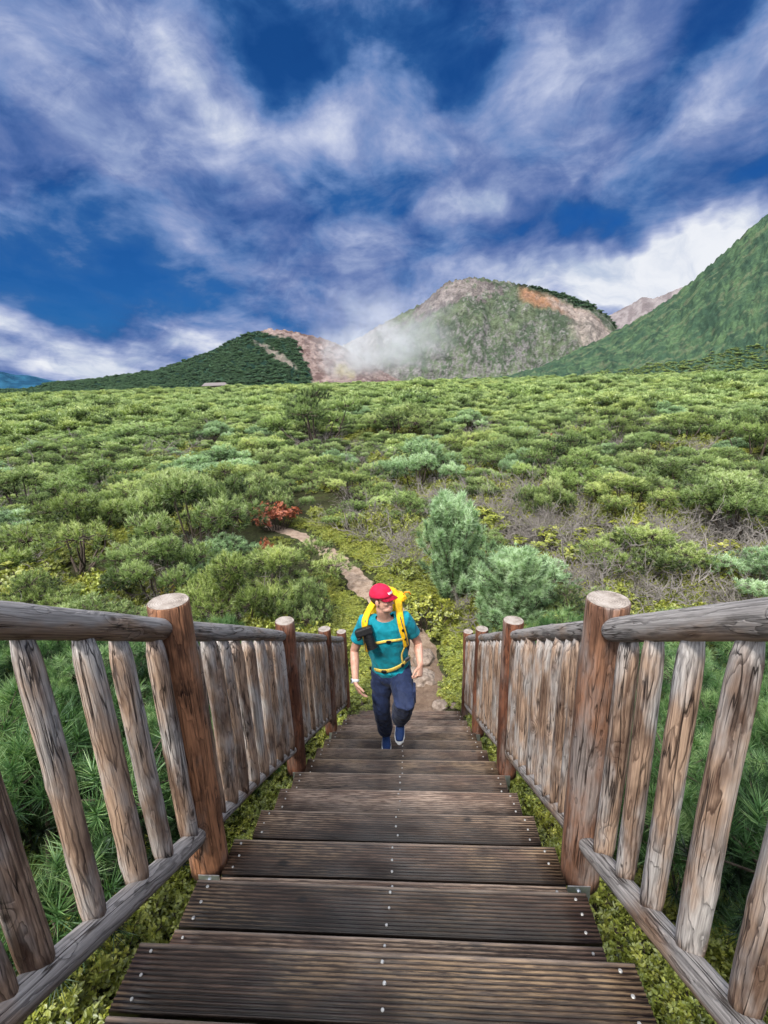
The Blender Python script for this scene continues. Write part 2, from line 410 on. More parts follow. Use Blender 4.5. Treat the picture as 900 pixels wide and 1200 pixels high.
# ------------------------------------------------------------------ terrain
STEP_R, STEP_H = .3717, .2245
def nose(n): return 1.088+n*STEP_R, 2.962-n*STEP_H
def zs(y): return 3.619-.604*np.asarray(y, float)      # line through the tread nosings
PATH = np.array([(0, 5.6), (.12, 6.3), (.30, 6.9), (.26, 7.7), (-.12, 8.8), (-.62, 9.7), (-1.0, 10.25), (-1.58, 11.55), (-2.6, 13.2), (-3.85, 14.7), (-4.9, 15.6)])
def path_dist(x, y):
    x = np.asarray(x, float); y = np.asarray(y, float); best = np.full(np.broadcast(x, y).shape, 1e9)
    for a, b in zip(PATH[:-1], PATH[1:]):
        d = b-a; tt = np.clip(((x-a[0])*d[0]+(y-a[1])*d[1])/(d@d), 0, 1)
        best = np.minimum(best, np.hypot(x-a[0]-tt*d[0], y-a[1]-tt*d[1]))
    return best
def ground(x, y):
    x = np.asarray(x, float); y = np.asarray(y, float)
    hill = zs(y)-.95
    k = .35
    h = np.clip(.5+.5*(hill-0)/k, 0, 1)
    z = hill*h + 0*(1-h) + k*h*(1-h)
    z = np.where(hill > 5, z, z)
    z = np.where(y < -4, np.minimum(z, 5.2-.1*(y+4)), z)
    far = sstep(14, 60, np.hypot(x, y))
    z = z + far*(fbm(x*.035, y*.035, 3)*1.3) + fbm(x*.5+9, y*.5, 3)*.13*sstep(1.0, 2.2, np.maximum(np.abs(x), 0*x)+np.maximum(0, y-7)*.6)
    pd = path_dist(x, y)
    z = z-.05*sstep(.6, .2, pd)*(y > 5)
    return z
def terrain_sheet():
    # graded grid: fine near the staircase, coarse to the horizon
    a = np.concatenate([np.arange(-14, 22, .28), 22*np.power(1.075, np.arange(0, 84))])
    b = np.concatenate([-14*np.power(1.09, np.arange(68, 0, -1)), np.arange(-14, 14, .28), 14*np.power(1.09, np.arange(0, 70))])
    X, Y = np.meshgrid(b, a, indexing='ij')
    Z = ground(X, Y)
    far = sstep(700, 2500, np.hypot(X, Y)); Z = Z - far*6
    nx, ny = X.shape
    V = np.stack([X, Y, Z], -1).reshape(-1, 3)
    i = np.arange(nx*ny).reshape(nx, ny)
    F = np.stack([i[:-1, :-1], i[1:, :-1], i[1:, 1:], i[:-1, 1:]], -1).reshape(-1, 4)
    return mesh_np('ground', V, F, True)
def ground_mat():
    m, t, b = new_mat('scrub_ground')
    tc = t.new('ShaderNodeTexCoord').outputs['Object']
    n1 = t.noise(tc, 1.2, 6, .65); n2 = t.noise(tc, 14, 5, .7); n3 = t.noise(tc, .05, 5, .6)
    near = t.ramp(n2, [(.3, (.012, .011, .006)), (.5, (.035, .036, .014)), (.7, (.075, .062, .036))])
    near = t.mix(t.maprange(t.noise(tc, 5, 6, .7), .46, .62), near, t.mix(n2, (.02, .03, .008), (.075, .085, .028)))
    farc = t.ramp(t.math('ADD', t.math('MULTIPLY', t.noise(tc, .35, 8, .75), .7), t.math('MULTIPLY', n3, .3)), [(.32, (.018, .034, .016)), (.5, (.055, .088, .032)), (.66, (.13, .165, .06))])
    d = t.vmath('LENGTH', tc)
    c = t.mix(t.maprange(d, 25, 90, 0, 1, True), near, farc)
    t.link(c, b.inputs['Base Color']); b.inputs['Roughness'].default_value = .95; b.inputs['Specular IOR Level'].default_value = .15
    t.link(t.bump(n2, .6, .05), b.inputs['Normal'])
    return m
tag(link('ground', terrain_sheet(), ground_mat()), kind='structure')

def path_mesh():
    pts = []
    for i in range(len(PATH)-1):      # Catmull-Rom
        p0, p1, p2, p3 = PATH[max(i-1, 0)], PATH[i], PATH[i+1], PATH[min(i+2, len(PATH)-1)]
        for k in range(14):
            t = k/14
            pts.append(.5*((2*p1)+(-p0+p2)*t+(2*p0-5*p1+4*p2-p3)*t*t+(-p0+3*p1-3*p2+p3)*t**3))
    pts = np.array(pts); tan = np.gradient(pts, axis=0); tan /= np.linalg.norm(tan, axis=1)[:, None]
    nrm = np.stack([-tan[:, 1], tan[:, 0]], 1)
    n = 11; V = []
    for i, (p, q) in enumerate(zip(pts, nrm)):
        w = .33+.04*math.sin(i*.31)+.02*math.sin(i*.93+1)+(.35*max(0, 1-abs(i-16)/16))
        for k in range(n):
            s = (k/(n-1)*2-1); jit = .04*noise3((i*.35, k*3, 1))
            xy = p+q*(s*w+jit)
            z = float(ground(xy[0], xy[1]))+.030-.05*abs(s)**3+.02*noise3((xy[0]*5, xy[1]*5, 0))
            V.append((xy[0], xy[1], z))
    i = np.arange(len(pts)*n).reshape(-1, n)
    F = np.stack([i[:-1, :-1], i[:-1, 1:], i[1:, 1:], i[1:, :-1]], -1).reshape(-1, 4)
    return mesh_np('path', V, F, True)
def path_mat():
    m, t, b = new_mat('trodden_earth')
    tc = t.new('ShaderNodeTexCoord').outputs['Object']
    n = t.noise(tc, 6, 6, .7); n2 = t.noise(tc, 55, 4, .7)
    c = t.ramp(n, [(.28, (.14, .09, .058)), (.48, (.29, .205, .145)), (.7, (.42, .32, .245))])
    c = t.vmath('SCALE', c, scale=t.maprange(n2, .3, .7, .7, 1.2))
    sp = t.new('ShaderNodeSeparateXYZ'); t.link(tc, sp.inputs[0])
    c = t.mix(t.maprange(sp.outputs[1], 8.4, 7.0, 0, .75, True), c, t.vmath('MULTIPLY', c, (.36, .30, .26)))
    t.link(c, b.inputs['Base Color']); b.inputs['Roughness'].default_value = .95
    t.link(t.bump(t.math('ADD', n, t.math('MULTIPLY', n2, .5)), .8, .03), b.inputs['Normal'])
    return m
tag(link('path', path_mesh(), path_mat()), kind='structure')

# ------------------------------------------------------------------ mountains
def mtn_mat(name, nscale, bump=.8, dist=3.0, contrast=.35):
    m, t, b = new_mat(name)
    tc = t.new('ShaderNodeTexCoord').outputs['Object']
    at = t.new('ShaderNodeAttribute', attribute_name='tint')
    n = t.noise(tc, nscale, 6, .72); n2 = t.noise(tc, nscale*4.5, 4, .7)
    k = t.math('ADD', t.maprange(n, .3, .7, 1-contrast, 1+contrast), t.maprange(n2, .3, .7, -contrast*.8, contrast*.8))
    t.link(t.vmath('SCALE', at.outputs['Color'], scale=k), b.inputs['Base Color'])
    b.inputs['Roughness'].default_value = .95; b.inputs['Specular IOR Level'].default_value = .1
    t.link(t.bump(t.math('ADD', n, t.math('MULTIPLY', n2, .6)), bump, dist), b.inputs['Normal'])
    return m
MTN = {}
def mountain(name, crest, D, depth, colour, mat, nu=300, nv=120, p=.85, gully=.06, rough=.01, gf=22, seed=0, lumps=None):
    """crest: silhouette pixels seen from the staircase, set out on the plane y = D (D may vary along the crest)"""
    cp = np.array(crest, float)
    xs = np.linspace(cp[0, 0], cp[-1, 0], nu); ys = np.interp(xs, cp[:, 0], cp[:, 1])
    for _ in range(2): ys[1:-1] = .25*ys[:-2]+.5*ys[1:-1]+.25*ys[2:]
    Dv = np.interp(xs, [cp[0, 0], cp[-1, 0]], D) if isinstance(D, tuple) else np.full(nu, float(D))
    dep = np.interp(xs, [cp[0, 0], cp[-1, 0]], depth) if isinstance(depth, tuple) else np.full(nu, float(depth))
    C = np.array([ony(a, b, d) for a, b, d in zip(xs, ys, Dv)])
    v = np.concatenate([np.linspace(0, 1, nv), np.linspace(1.03, 1.6, 20)])
    U, Vv = np.meshgrid(np.arange(nu), v, indexing='ij')
    Yw = Dv[:, None]-dep[:, None]*(1-Vv)
    Xw = (C[:, 0]-CAM[0])[:, None]*Yw/Dv[:, None]+CAM[0]
    H = np.maximum(C[:, 2][:, None]+2, 2)
    g = np.where(Vv <= 1, np.clip(Vv, 0, 1)**p, np.maximum(1-(Vv-1)*1.5, 0))
    un = xs[:, None]/100.0
    amp = np.clip(Vv*(1.03-np.minimum(Vv, 1.02))*4, 0, 1)
    gl = fbm(un*gf/4+seed+.35*fbm(un*3+seed, Vv*3, 2), Vv*1.4, 4, .55)
    rg = fbm(un*gf*2.2+seed*3, Vv*26, 3, .6)
    Z = H*g + H.max()*(gully*amp*gl + rough*rg*np.clip(Vv*4, 0, 1)) - 3
    if lumps is not None: Z = Z + H.max()*lumps(un*100, Vv)
    P = np.stack([Xw, Yw, Z], -1)
    tint = colour(xs[:, None]+0*Vv, Vv, Z, gl, rg)*(.62 if name == 'mountain' else .50)
    MTN[name] = (P, tint, Vv)
    i = np.arange(P.shape[0]*P.shape[1]).reshape(P.shape[:2])
    F = np.stack([i[:-1, :-1], i[1:, :-1], i[1:, 1:], i[:-1, 1:]], -1).reshape(-1, 4)
    me = mesh_np(name, P.reshape(-1, 3), F, True, tint=tint.reshape(-1, 3))
    o = tag(link(name, me, mat), kind='structure')
    return o
def lerp(a, b, k): return np.asarray(a)*(1-k[..., None])+np.asarray(b)*k[..., None]

DOME = [(330, 452), (370, 436), (400, 405), (430, 390), (450, 378), (480, 362), (495, 355), (510, 342), (520, 333), (535, 327), (555, 325), (580, 327), (600, 331), (630, 336), (660, 345), (690, 356), (705, 364), (716, 373), (724, 388), (745, 410), (780, 440)]
def dome_col(u, v, z, gl, rg):
    n1 = fbm(u*.05, v*7, 4, .6); n2 = fbm(u*.16+40, v*16, 4, .6); n3 = fbm(u*.02+7, v*4, 3)
    green = lerp((.095, .130, .080), (.165, .205, .120), sstep(-.25, .35, n1))  # grey-green tone has distance haze painted in
    n4 = fbm(u*.5+9, v*45, 3, .7); rock = lerp((.20, .185, .175), (.33, .305, .29), sstep(-.3, .4, n2))
    c = lerp(green, rock, sstep(.10, .42, n2*.45+n4*.75+.04)*.8)
    # pale rock face upper left
    k = sstep(.12, -.05, ((u-530)/52)**2+((v-.84)/.16)**2-1+n2*1.3+n1*.9)*sstep(1.03, .97, v)
    c = lerp(c, lerp((.20, .165, .165), (.37, .31, .29), sstep(-.3, .4, n2+n1*.5)), k*.9)
    # grey boulder fields low on the slope
    k = sstep(.5, .25, v+n1*.3)*sstep(-.1, .25, n4+n2*.4)
    c = c*(1-k[..., None]*.75)+np.array((.26, .24, .235))*k[..., None]*.75
    # bare left shoulder
    k = sstep(486, 440, u+n1*40); c = lerp(c, lerp((.25, .215, .21), (.40, .36, .35), sstep(-.3, .3, n2)), k*.9)
    # dark dwarf pine cap along the right-hand crest
    k = sstep(.06, -.04, (np.abs(u-660)/70)**2.2*.12-(v-.90)+n2*.10)*sstep(585, 610, u+n1*30)
    dark = lerp((.022, .045, .030), (.055, .085, .048), sstep(-.3, .3, n2)); c = lerp(c, dark, k)
    # orange and pale scree below the cap
    k = sstep(.09, .0, np.abs(v-(.80-(u-640)*.0022)+n1*.05)-.055)*sstep(604, 616, u)*sstep(740, 715, u)
    sc = lerp((.42, .22, .125), (.46, .35, .29), sstep(625, 680, u+n2*40)); c = lerp(c, sc, k*.95)
    k = sstep(655, 690, u-(.55-v)*60+n1*18)*sstep(.84, .70, v+(u-690)*.002)
    c = lerp(c, lerp((.36, .30, .27), (.50, .42, .37), sstep(-.3, .3, n2)), k*.9)
    return np.clip(c, 0, 1)
mountain('mountain', DOME, 1500, 420, dome_col, mtn_mat('volcanic_dome', .045, 1.0, 9, .55), gully=.075, rough=.022, seed=3)

LHILL = [(-60, 462), (30, 456), (60, 449), (120, 443), (180, 435), (220, 422), (250, 410), (270, 400), (290, 390), (310, 385.5), (335, 386), (360, 391), (385, 398), (402, 406), (430, 424), (470, 445), (500, 452)]
def lhill_col(u, v, z, gl, rg):
    n1 = fbm(u*.06+3, v*8, 4, .6); n2 = fbm(u*.2+60, v*20, 3, .6)
    g = lerp((.022, .060, .042), (.068, .135, .070), sstep(-.3, .3, n1*.6+n2*.6))
    k = sstep(0, .18, v-(1.0-sstep(285, 325, u)*.25-sstep(335, 372, u)*.95)+n1*.16+n2*.10)*sstep(262, 300, u)
    rock = lerp((.23, .150, .135), (.47, .35, .31), sstep(-.3, .35, n2+n1*.5)); c = lerp(g, rock, k)
    s = sstep(.07, .0, np.abs(v-(.62-(u-305)*.011)+n1*.04)-.05)*sstep(288, 304, u)*sstep(350, 338, u)
    c = lerp(c, (.42, .33, .29), s*.7*sstep(-.35, .15, n2+n1*.5))
    s = sstep(.10, 0, np.abs((u-343)/9+n1*1.2)-.5)*sstep(.35, .45, v)*sstep(.85, .75, v); c = lerp(c, (.035, .075, .045), s*.9)
    # sulphur-stained vents
    s = sstep(1, .2, ((u-402)/14)**2+((v-.22)/.18)**2+n1); c = lerp(c, (.60, .50, .24), s*.6)
    return np.clip(c, 0, 1)
mountain('hill', LHILL, 1150, 330, lhill_col, mtn_mat('wooded_hill', .05, 1.0, 5, .35), gully=.05, rough=.035, gf=16, seed=11)

RSLOPE = [(470, 452), (540, 449), (600, 439), (630, 431), (660, 418), (690, 403), (720, 388), (750, 372), (780, 352), (800, 338), (830, 312), (860, 285), (880, 266), (900, 250), (960, 205), (1040, 152), (1150, 110), (1300, 130), (1500, 220)]
def rslope_col(u, v, z, gl, rg):
    n1 = fbm(u*.05+21, v*10, 4, .6); n2 = fbm(u*.03+v*6, v*38-u*.05, 4, .6); n3 = fbm(u*.3, v*30, 3, .6)
    c = lerp((.070, .135, .082), (.145, .24, .115), sstep(-.3, .35, n2*.5+n1*.5))
    c = lerp(c, (.045, .090, .060), sstep(.0, .4, n3+n1*.3)*.6)
    c = lerp(c, (.040, .080, .055), sstep(.05, .30, fbm(u*.14+v*9, v*7-u*.02, 4, .6)+n3*.25)*.7)
    c = lerp(c, (.22, .24, .14), sstep(.22, .42, n2+n3*.4)*.5)
    return np.clip(c, 0, 1)
mountain('slope', RSLOPE, (900, 760), (330, 420), rslope_col, mtn_mat('grassy_slope', .20, .8, 1.8, .32), nu=520, nv=220, p=1.15, gully=.030, rough=.012, gf=13, seed=23)

RIDGE = [(650, 430), (700, 378), (720, 366), (740, 356), (754, 347), (764, 350), (776, 346), (800, 335), (840, 350), (900, 400)]
def ridge_col(u, v, z, gl, rg):
    n2 = fbm(u*.2+5, v*12, 4, .6); return np.clip(lerp((.30, .25, .25), (.46, .40, .39), sstep(-.3, .3, n2)), 0, 1)
mountain('ridge', RIDGE, 2400, 600, ridge_col, mtn_mat('bare_far_ridge', .03, 1.0, 6, .2), nu=140, nv=60, seed=31)
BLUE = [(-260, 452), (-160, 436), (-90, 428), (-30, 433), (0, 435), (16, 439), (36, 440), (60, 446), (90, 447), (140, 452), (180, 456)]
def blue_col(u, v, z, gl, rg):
    n2 = fbm(u*.08+5, v*6, 4, .6); return np.clip(lerp((.012, .085, .17), (.03, .15, .26), sstep(-.3, .3, n2)), 0, 1)  # blue haze of distance painted into the base colours
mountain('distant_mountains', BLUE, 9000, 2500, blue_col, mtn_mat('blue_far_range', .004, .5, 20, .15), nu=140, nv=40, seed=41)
# ------------------------------------------------------------------ staircase
HW = .80
def plank_mesh(width, n_ridge, screw_ys, seed):
    """grooved board, local x along its length, y from 0 (nosing side) to -width, top at z = 0"""
    r = random.Random(seed)
    prof = []
    pitch = (width-.012)/n_ridge
    prof.append((-.0, -.008)); prof.append((-.003, -.0035)); prof.append((-.006, -.0015))
    for k in range(n_ridge):
        y0 = -.006-pitch*k
        prof += [(y0-pitch*.10, 0), (y0-pitch*.52, 0), (y0-pitch*.64, -.0055), (y0-pitch*.90, -.0055)]
    prof += [(-width+.005, -.0005), (-width+.001, -.004), (-width, -.009)]
    prof += [(-width, -.042), (0, -.042)]
    prof = np.array(prof); m = len(prof)
    nx = 15; X = np.linspace(-HW-r.uniform(0, .008), HW+r.uniform(0, .008), nx)
    bow = r.uniform(-.003, .003); tw = r.uniform(-.002, .002)
    V = []
    for i, x in enumerate(X):
        s = x/HW
        for (y, z) in prof:
            V.append((x, y+.0015*noise3((x*3, seed, 0)), z+bow*(1-s*s)+tw*s*(y/width)+.0009*noise3((x*4, y*30, seed))))
    i = np.arange(nx*m).reshape(nx, m); j = np.roll(i, -1, axis=1)
    F = np.stack([i[:-1], j[:-1], j[1:], i[1:]], -1).reshape(-1, 4)
    me = mesh_np('plank', V, F)
    bm = bmesh.new(); bm.from_mesh(me); bpy.data.meshes.remove(me)
    bm.verts.ensure_lookup_table()
    bm.faces.new([bm.verts[k] for k in range(m)]); bm.faces.new([bm.verts[k] for k in range((nx-1)*m, nx*m)][::-1])
    for x0 in (-HW+.045, .012, HW-.045):
        for y0 in screw_ys:
            x = x0+r.uniform(-.008, .008); y = y0+r.uniform(-.004, .004); rad = r.uniform(.0050, .0068)
            if r.random() < .06: continue
            rings = []
            for rr, zz in ((1, -.004), (1, .0008), (.72, .0022)):
                rings.append([bm.verts.new((x+rad*rr*math.cos(a*math.pi/5), y+rad*rr*math.sin(a*math.pi/5), zz)) for a in range(10)])
            for a, bq in zip(rings[:-1], rings[1:]):
                for q in range(10): bm.faces.new((a[q], a[(q+1) % 10], bq[(q+1) % 10], bq[q])).material_index = 1
            bm.faces.new(rings[-1]).material_index = 1
    return mesh_bm('plank', bm)
stairs = empty('wooden_staircase', (0, 5.9, 0))
tag(stairs, 'dark wet wooden staircase with grooved treads going down to the dirt path', 'staircase')
root_inv = Matrix.Translation((0, -5.9, 0))
for n in range(-6, 14):
    y, z = nose(n)
    te = empty('tread', (0, y-5.9, z)); te.parent = stairs
    te.rotation_euler = (random.uniform(-.006, .006), random.uniform(-.003, .003), random.uniform(-.003, .003))
    for k in range(2):
        me = plank_mesh(.181, 12, (-.030, -.088, -.150), n*7+k+50)
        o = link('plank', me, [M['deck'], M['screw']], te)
        o.location = (random.uniform(-.004, .004), -k*.1885, -k*random.uniform(0, .002))
def stringer(x):
    bm = bmesh.new(); y0, y1 = -1.6, 6.0
    pts = [(y0, zs(y0)-.17), (y1, zs(y1)-.17), (y1, zs(y1)-.40), (y0, zs(y0)-.40)]
    a = [bm.verts.new((x-.025, p[0]-5.9, p[1])) for p in pts]; b = [bm.verts.new((x+.025, p[0]-5.9, p[1])) for p in pts]
    bm.faces.new(a); bm.faces.new(b[::-1])
    for i in range(4): bm.faces.new((a[i], b[i], b[(i+1) % 4], a[(i+1) % 4]))
    bmesh.ops.bevel(bm, geom=bm.edges[:], offset=.004, segments=1, affect='EDGES')
    return mesh_bm('stringer', bm)
for x in (-.70, 0, .70): link('stringer', stringer(x), M['beam'], stairs)
for n in range(-6, 14):
    y, z = nose(n)
    for x in (-.70, 0.0, .70):      # saw-tooth brackets between stringer and tread
        bm = bmesh.new()
        pts = [(y-.02, z-.046), (y-.36, z-.046), (y-.02, z-.27)]
        a = [bm.verts.new((x-.022, p[0]-5.9, p[1])) for p in pts]; b = [bm.verts.new((x+.022, p[0]-5.9, p[1])) for p in pts]
        bm.faces.new(a); bm.faces.new(b[::-1])
        for i in range(3): bm.faces.new((a[i], b[i], b[(i+1) % 3], a[(i+1) % 3]))
        link('tread_bracket', mesh_bm('tread_bracket', bm), M['beam'], stairs)
for x in (-.70, .70):               # posts that carry the stringers
    for y in (1.7, 3.3, 4.7):
        bm = bmesh.new(); bm_box(bm, x-.045, x+.045, y-5.9-.045, y-5.9+.045, float(ground(x, y))-.3, float(zs(y))-.36, .004)
        link('support_post', mesh_bm('support_post', bm), M['beam'], stairs)

# ------------------------------------------------------------------ railings
def log_mesh(L, r0, r1, seed, segs=22, rings=None, ends='flat', wob=.06, ecc=.05, end_mat=False, neck=False):
    """irregular round log along local +Z from 0 to L; material 1 on the upper end"""
    rs = np.random.default_rng(seed)
    rings = rings or max(8, int(L/.06))
    zz = np.linspace(0, L, rings); V = []
    th = np.linspace(0, 2*math.pi, segs, endpoint=False)
    ph = rs.random(4)*6.28; bx, by = rs.normal(0, .006, 2)
    knots = [(rs.uniform(.1, .9)*L, rs.uniform(0, 6.28), rs.uniform(.05, .12)) for _ in range(int(2+L*2))]
    if ends == 'round':
        e = .055; zz = np.concatenate([[0, .004, .014, .03], np.linspace(e, L-e, rings), [L-.03, L-.014, L-.004, L]])
    for z in zz:
        t = z/L; r = r0+(r1-r0)*t
        if neck: r *= 1-.30*max(0, 1-(L-z)/.10)**1.5-.12*max(0, 1-z/.08)**1.5
        if ends == 'round':
            dd = min(z, L-z)
            if dd < .055: r *= math.sqrt(max(0, 1-(1-dd/.055)**2))*.5+.5
        for a in th:
            w = 1+ecc*math.sin(2*a+ph[0]+t*1.2)+wob*.5*noise3((math.cos(a)*1.2+seed, math.sin(a)*1.2, z*3.0))+wob*.35*noise3((math.cos(a)*3+seed*2, math.sin(a)*3, z*9))
            for (kz, ka, kh) in knots:
                da = (a-ka+math.pi) % (2*math.pi)-math.pi
                w += kh*math.exp(-(da*1.8)**2-((z-kz)/.028)**2)
            V.append((r*w*math.cos(a)+bx*math.sin(math.pi*t), r*w*math.sin(a)+by*math.sin(math.pi*t), z))
    nr = len(zz)
    if end_mat:                   # chamfer + end cap
        base = V[-segs:]
        for sc, dz in ((.955, .006),):
            for p in base: V.append((p[0]*sc, p[1]*sc, L+dz))
        nr += 1
    i = np.arange(nr*segs).reshape(nr, segs); j = np.roll(i, -1, axis=1)
    F = np.stack([i[:-1], j[:-1], j[1:], i[1:]], -1).reshape(-1, 4)
    caps = [i[0][::-1][None], i[-1][None]]
    mi = np.zeros(len(F)+2, int); mi[-1] = 1 if end_mat else 0
    me = mesh_np('log', V, [F]+caps, True, mat_idx=mi)
    sm = np.ones(len(F)+2, bool); sm[-2:] = False; 
    if end_mat: sm[len(F)-segs:] = False
    me.polygons.foreach_set('use_smooth', sm)
    return me
def between(a, b):
    a, b = Vector(a), Vector(b); d = b-a
    q = d.to_track_quat('Z', 'Y')
    return Matrix.Translation(a) @ q.to_matrix().to_4x4(), d.length
RX = .885
POSTS = [(-1.35), .16, 1.71, 3.25, 4.78, 5.92]
BAL = {-1: {0: [-1.15, -.95, -.75, -.55, -.35, -.15, .02], 1: [.40, .57, .73, .835, 1.03, 1.235, 1.40, 1.585], 2: [1.86, 2.01, 2.17, 2.335, 2.51, 2.665, 2.82, 2.965, 3.11], 3: [3.40, 3.54, 3.68, 3.85, 4.02, 4.18, 4.34, 4.50, 4.64], 4: [4.92, 5.06, 5.21, 5.36, 5.51, 5.66, 5.80]},
       1: {0: [-1.15, -.95, -.75, -.55, -.35, -.15, .02], 1: [.34, .47, .60, .79, .985, 1.175, 1.345, 1.52], 2: [1.84, 1.95, 2.07, 2.19, 2.355, 2.54, 2.74, 2.89, 3.03, 3.13], 3: [3.39, 3.53, 3.69, 3.83, 3.99, 4.15, 4.31, 4.47, 4.63], 4: [4.93, 5.07, 5.22, 5.37, 5.52, 5.67, 5.80]}}
for side, lab in ((-1, 'weathered log railing with an orange-brown nearest post, on the left-hand side of the steps'), (1, 'weathered log railing with a grey-brown nearest post, on the right-hand side of the steps')):
    root = empty('log_railing', (side*RX, 5.92, 0)); tag(root, lab, 'railing', 'log railings of the staircase')
    def put(name, me, mats, Mw, parent=root, org=Vector((side*RX, 5.92, 0))):
        o = link(name, me, mats, parent); o.matrix_local = Matrix.Translation(-org) @ Mw; return o
    for i, y in enumerate(POSTS):
        zt = float(zs(y))+(1.315 if i < 4 else 1.30); zb = float(zs(y))-.10
        r = (.080, .080, .083, .076, .072, .070)[i]
        mat = M['post_orange'] if (side == -1 and i == 2) else M['post_mixed'] if (side == 1 and i == 2) else M['post']
        me = log_mesh(zt-zb, r*1.04, r*.985, 100*(side+2)+i, segs=30, end_mat=True, wob=.035, ecc=.025)
        lean = Matrix.Rotation(R(random.uniform(-.6, .6)), 4, 'Y')
        p = put('post', me, [mat, M['end']], Matrix.Translation((side*RX, y, zb)) @ lean)
        bm = bmesh.new()       # folded steel shoe under the post with two bolts
        bm_box(bm, -.050, .050, -.004, 0, -.085, .055, 0); bm_box(bm, -.050, .050, 0.0005, .075, -.089, -.0855, 0)
        for bz in (.028, -.035):
            for a in range(1):
                bmesh.ops.create_cone(bm, cap_ends=True, segments=6, radius1=.009, radius2=.008, depth=.008, matrix=Matrix.Translation((0, -.008, bz)) @ Matrix.Rotation(R(90), 4, 'X'))
        sh = link('post_shoe', mesh_bm('post_shoe', bm), M['steel'], p)
        sh.location = (-side*.035, -r-.004, 0)
        bm = bmesh.new(); bm_box(bm, -.03, .03, -.03, .03, -.28, -.002, .003)
        st = link('post_stub', mesh_bm('post_stub', bm), M['beam'], p); st.location = (0, 0, 0)
    for s in range(5):
        ya, yb = POSTS[s], POSTS[s+1]
        for nm, dz, rad in (('top_rail', 1.185, .047), ('bottom_rail', .128, .044)):
            a = (side*RX, ya+.055, float(zs(ya+.055))+dz); b = (side*RX, yb-.055, float(zs(yb-.055))+dz)
            if s <= 1: b = (b[0]-side*.008, b[1], b[2])
            Mw, L = between(a, b)
            rr = rad*(1.02 if s < 2 else .92)
            put(nm, log_mesh(L, rr*1.04, rr*.96, 900*(side+2)+s*7+int(dz*10), segs=24, ends='round', wob=.06, ecc=.06), M['rail'], Mw)
        for k, y in enumerate(BAL[side][s]):
            z0 = float(zs(y))+.128+.02; z1 = float(zs(y))+1.185-.030
            rr = random.uniform(.035, .041)*(1 if s < 2 else 1.12)
            me = log_mesh(z1-z0, rr*1.03, rr*.97, 3000*(side+2)+s*40+k, segs=18, wob=.10, ecc=.06, neck=True)
            Mw = Matrix.Translation((side*RX, y, z0)) @ Matrix.Rotation(random.uniform(-.012, .012), 4, 'X') @ Matrix.Rotation(random.uniform(-.008, .008), 4, 'Y') @ Matrix.Rotation(random.uniform(0, 6.28), 4, 'Z')
            put('baluster', me, M['baluster'], Mw)
# ------------------------------------------------------------------ the hiker
from mathutils.bvhtree import BVHTree
def V3(*a): return Vector(a[0] if len(a) == 1 else a)
def loft(bm, pts, rad, ref=(0, 1, 0), segs=18, cap=True):
    """closed tube through pts; rad = list of r or (a, b); ref fixes the direction of b"""
    pts = [Vector(p) for p in pts]; rad = [(r, r) if not isinstance(r, (tuple, list)) else r for r in rad]
    n = len(pts); T = [(pts[min(i+1, n-1)]-pts[max(i-1, 0)]).normalized() for i in range(n)]
    if cap:
        e0 = min(rad[0])*.6; e1 = min(rad[-1])*.6
        pts = [pts[0]-T[0]*e0, pts[0]-T[0]*e0*.75]+pts+[pts[-1]+T[-1]*e1*.75, pts[-1]+T[-1]*e1]
        s = lambda r, k: (r[0]*k, r[1]*k)
        rad = [s(rad[0], .25), s(rad[0], .68)]+list(rad)+[s(rad[-1], .68), s(rad[-1], .25)]
        T = [T[0], T[0]]+T+[T[-1], T[-1]]
    rings = []; ref = Vector(ref)
    for p, r, t in zip(pts, rad, T):
        b = (ref-t*ref.dot(t)).normalized(); a = t.cross(b).normalized()
        rings.append([bm.verts.new(p+a*r[0]*math.cos(q*2*math.pi/segs)+b*r[1]*math.sin(q*2*math.pi/segs)) for q in range(segs)])
    for A, B in zip(rings[:-1], rings[1:]):
        for q in range(segs): bm.faces.new((A[q], A[(q+1) % segs], B[(q+1) % segs], B[q]))
    bm.faces.new(rings[0][::-1]); bm.faces.new(rings[-1])
def ball(bm, c, r, rot=None, seg=16):
    Mx = Matrix.Translation(Vector(c)) @ (rot.to_4x4() if rot is not None else Matrix.Identity(4)) @ Matrix.Diagonal((*((r, r, r) if not isinstance(r, (tuple, list)) else r), 1))
    bmesh.ops.create_uvsphere(bm, u_segments=seg, v_segments=max(8, seg//2+2), radius=1, matrix=Mx)
def fuse(bm, voxel, smooth=3, name='body'):
    me = bpy.data.meshes.new('tmp'); bmesh.ops.recalc_face_normals(bm, faces=bm.faces); bm.to_mesh(me); bm.free()
    ob = bpy.data.objects.new('tmp', me); COL.objects.link(ob)
    md = ob.modifiers.new('r', 'REMESH'); md.mode = 'VOXEL'; md.voxel_size = voxel
    if smooth:
        sm = ob.modifiers.new('s', 'SMOOTH'); sm.factor = .5; sm.iterations = smooth
    dg = bpy.context.evaluated_depsgraph_get(); dg.update()
    res = bpy.data.meshes.new_from_object(ob.evaluated_get(dg)); res.name = name
    bpy.data.objects.remove(ob); bpy.data.meshes.remove(me)
    res.polygons.foreach_set('use_smooth', np.ones(len(res.polygons), bool)); return res
def puff(me, fn):
    n = len(me.vertices); co = np.empty(n*3, np.float32); no = np.empty(n*3, np.float32)
    me.vertices.foreach_get('co', co); me.vertex_normals.foreach_get('vector', no); co = co.reshape(-1, 3); no = no.reshape(-1, 3)
    k = np.array([fn(*map(float, p)) for p in co], np.float32); me.vertices.foreach_set('co', (co+no*k[:, None]).ravel()); me.update()
def O(px, py, y): return Vector(ony(px, py, y))

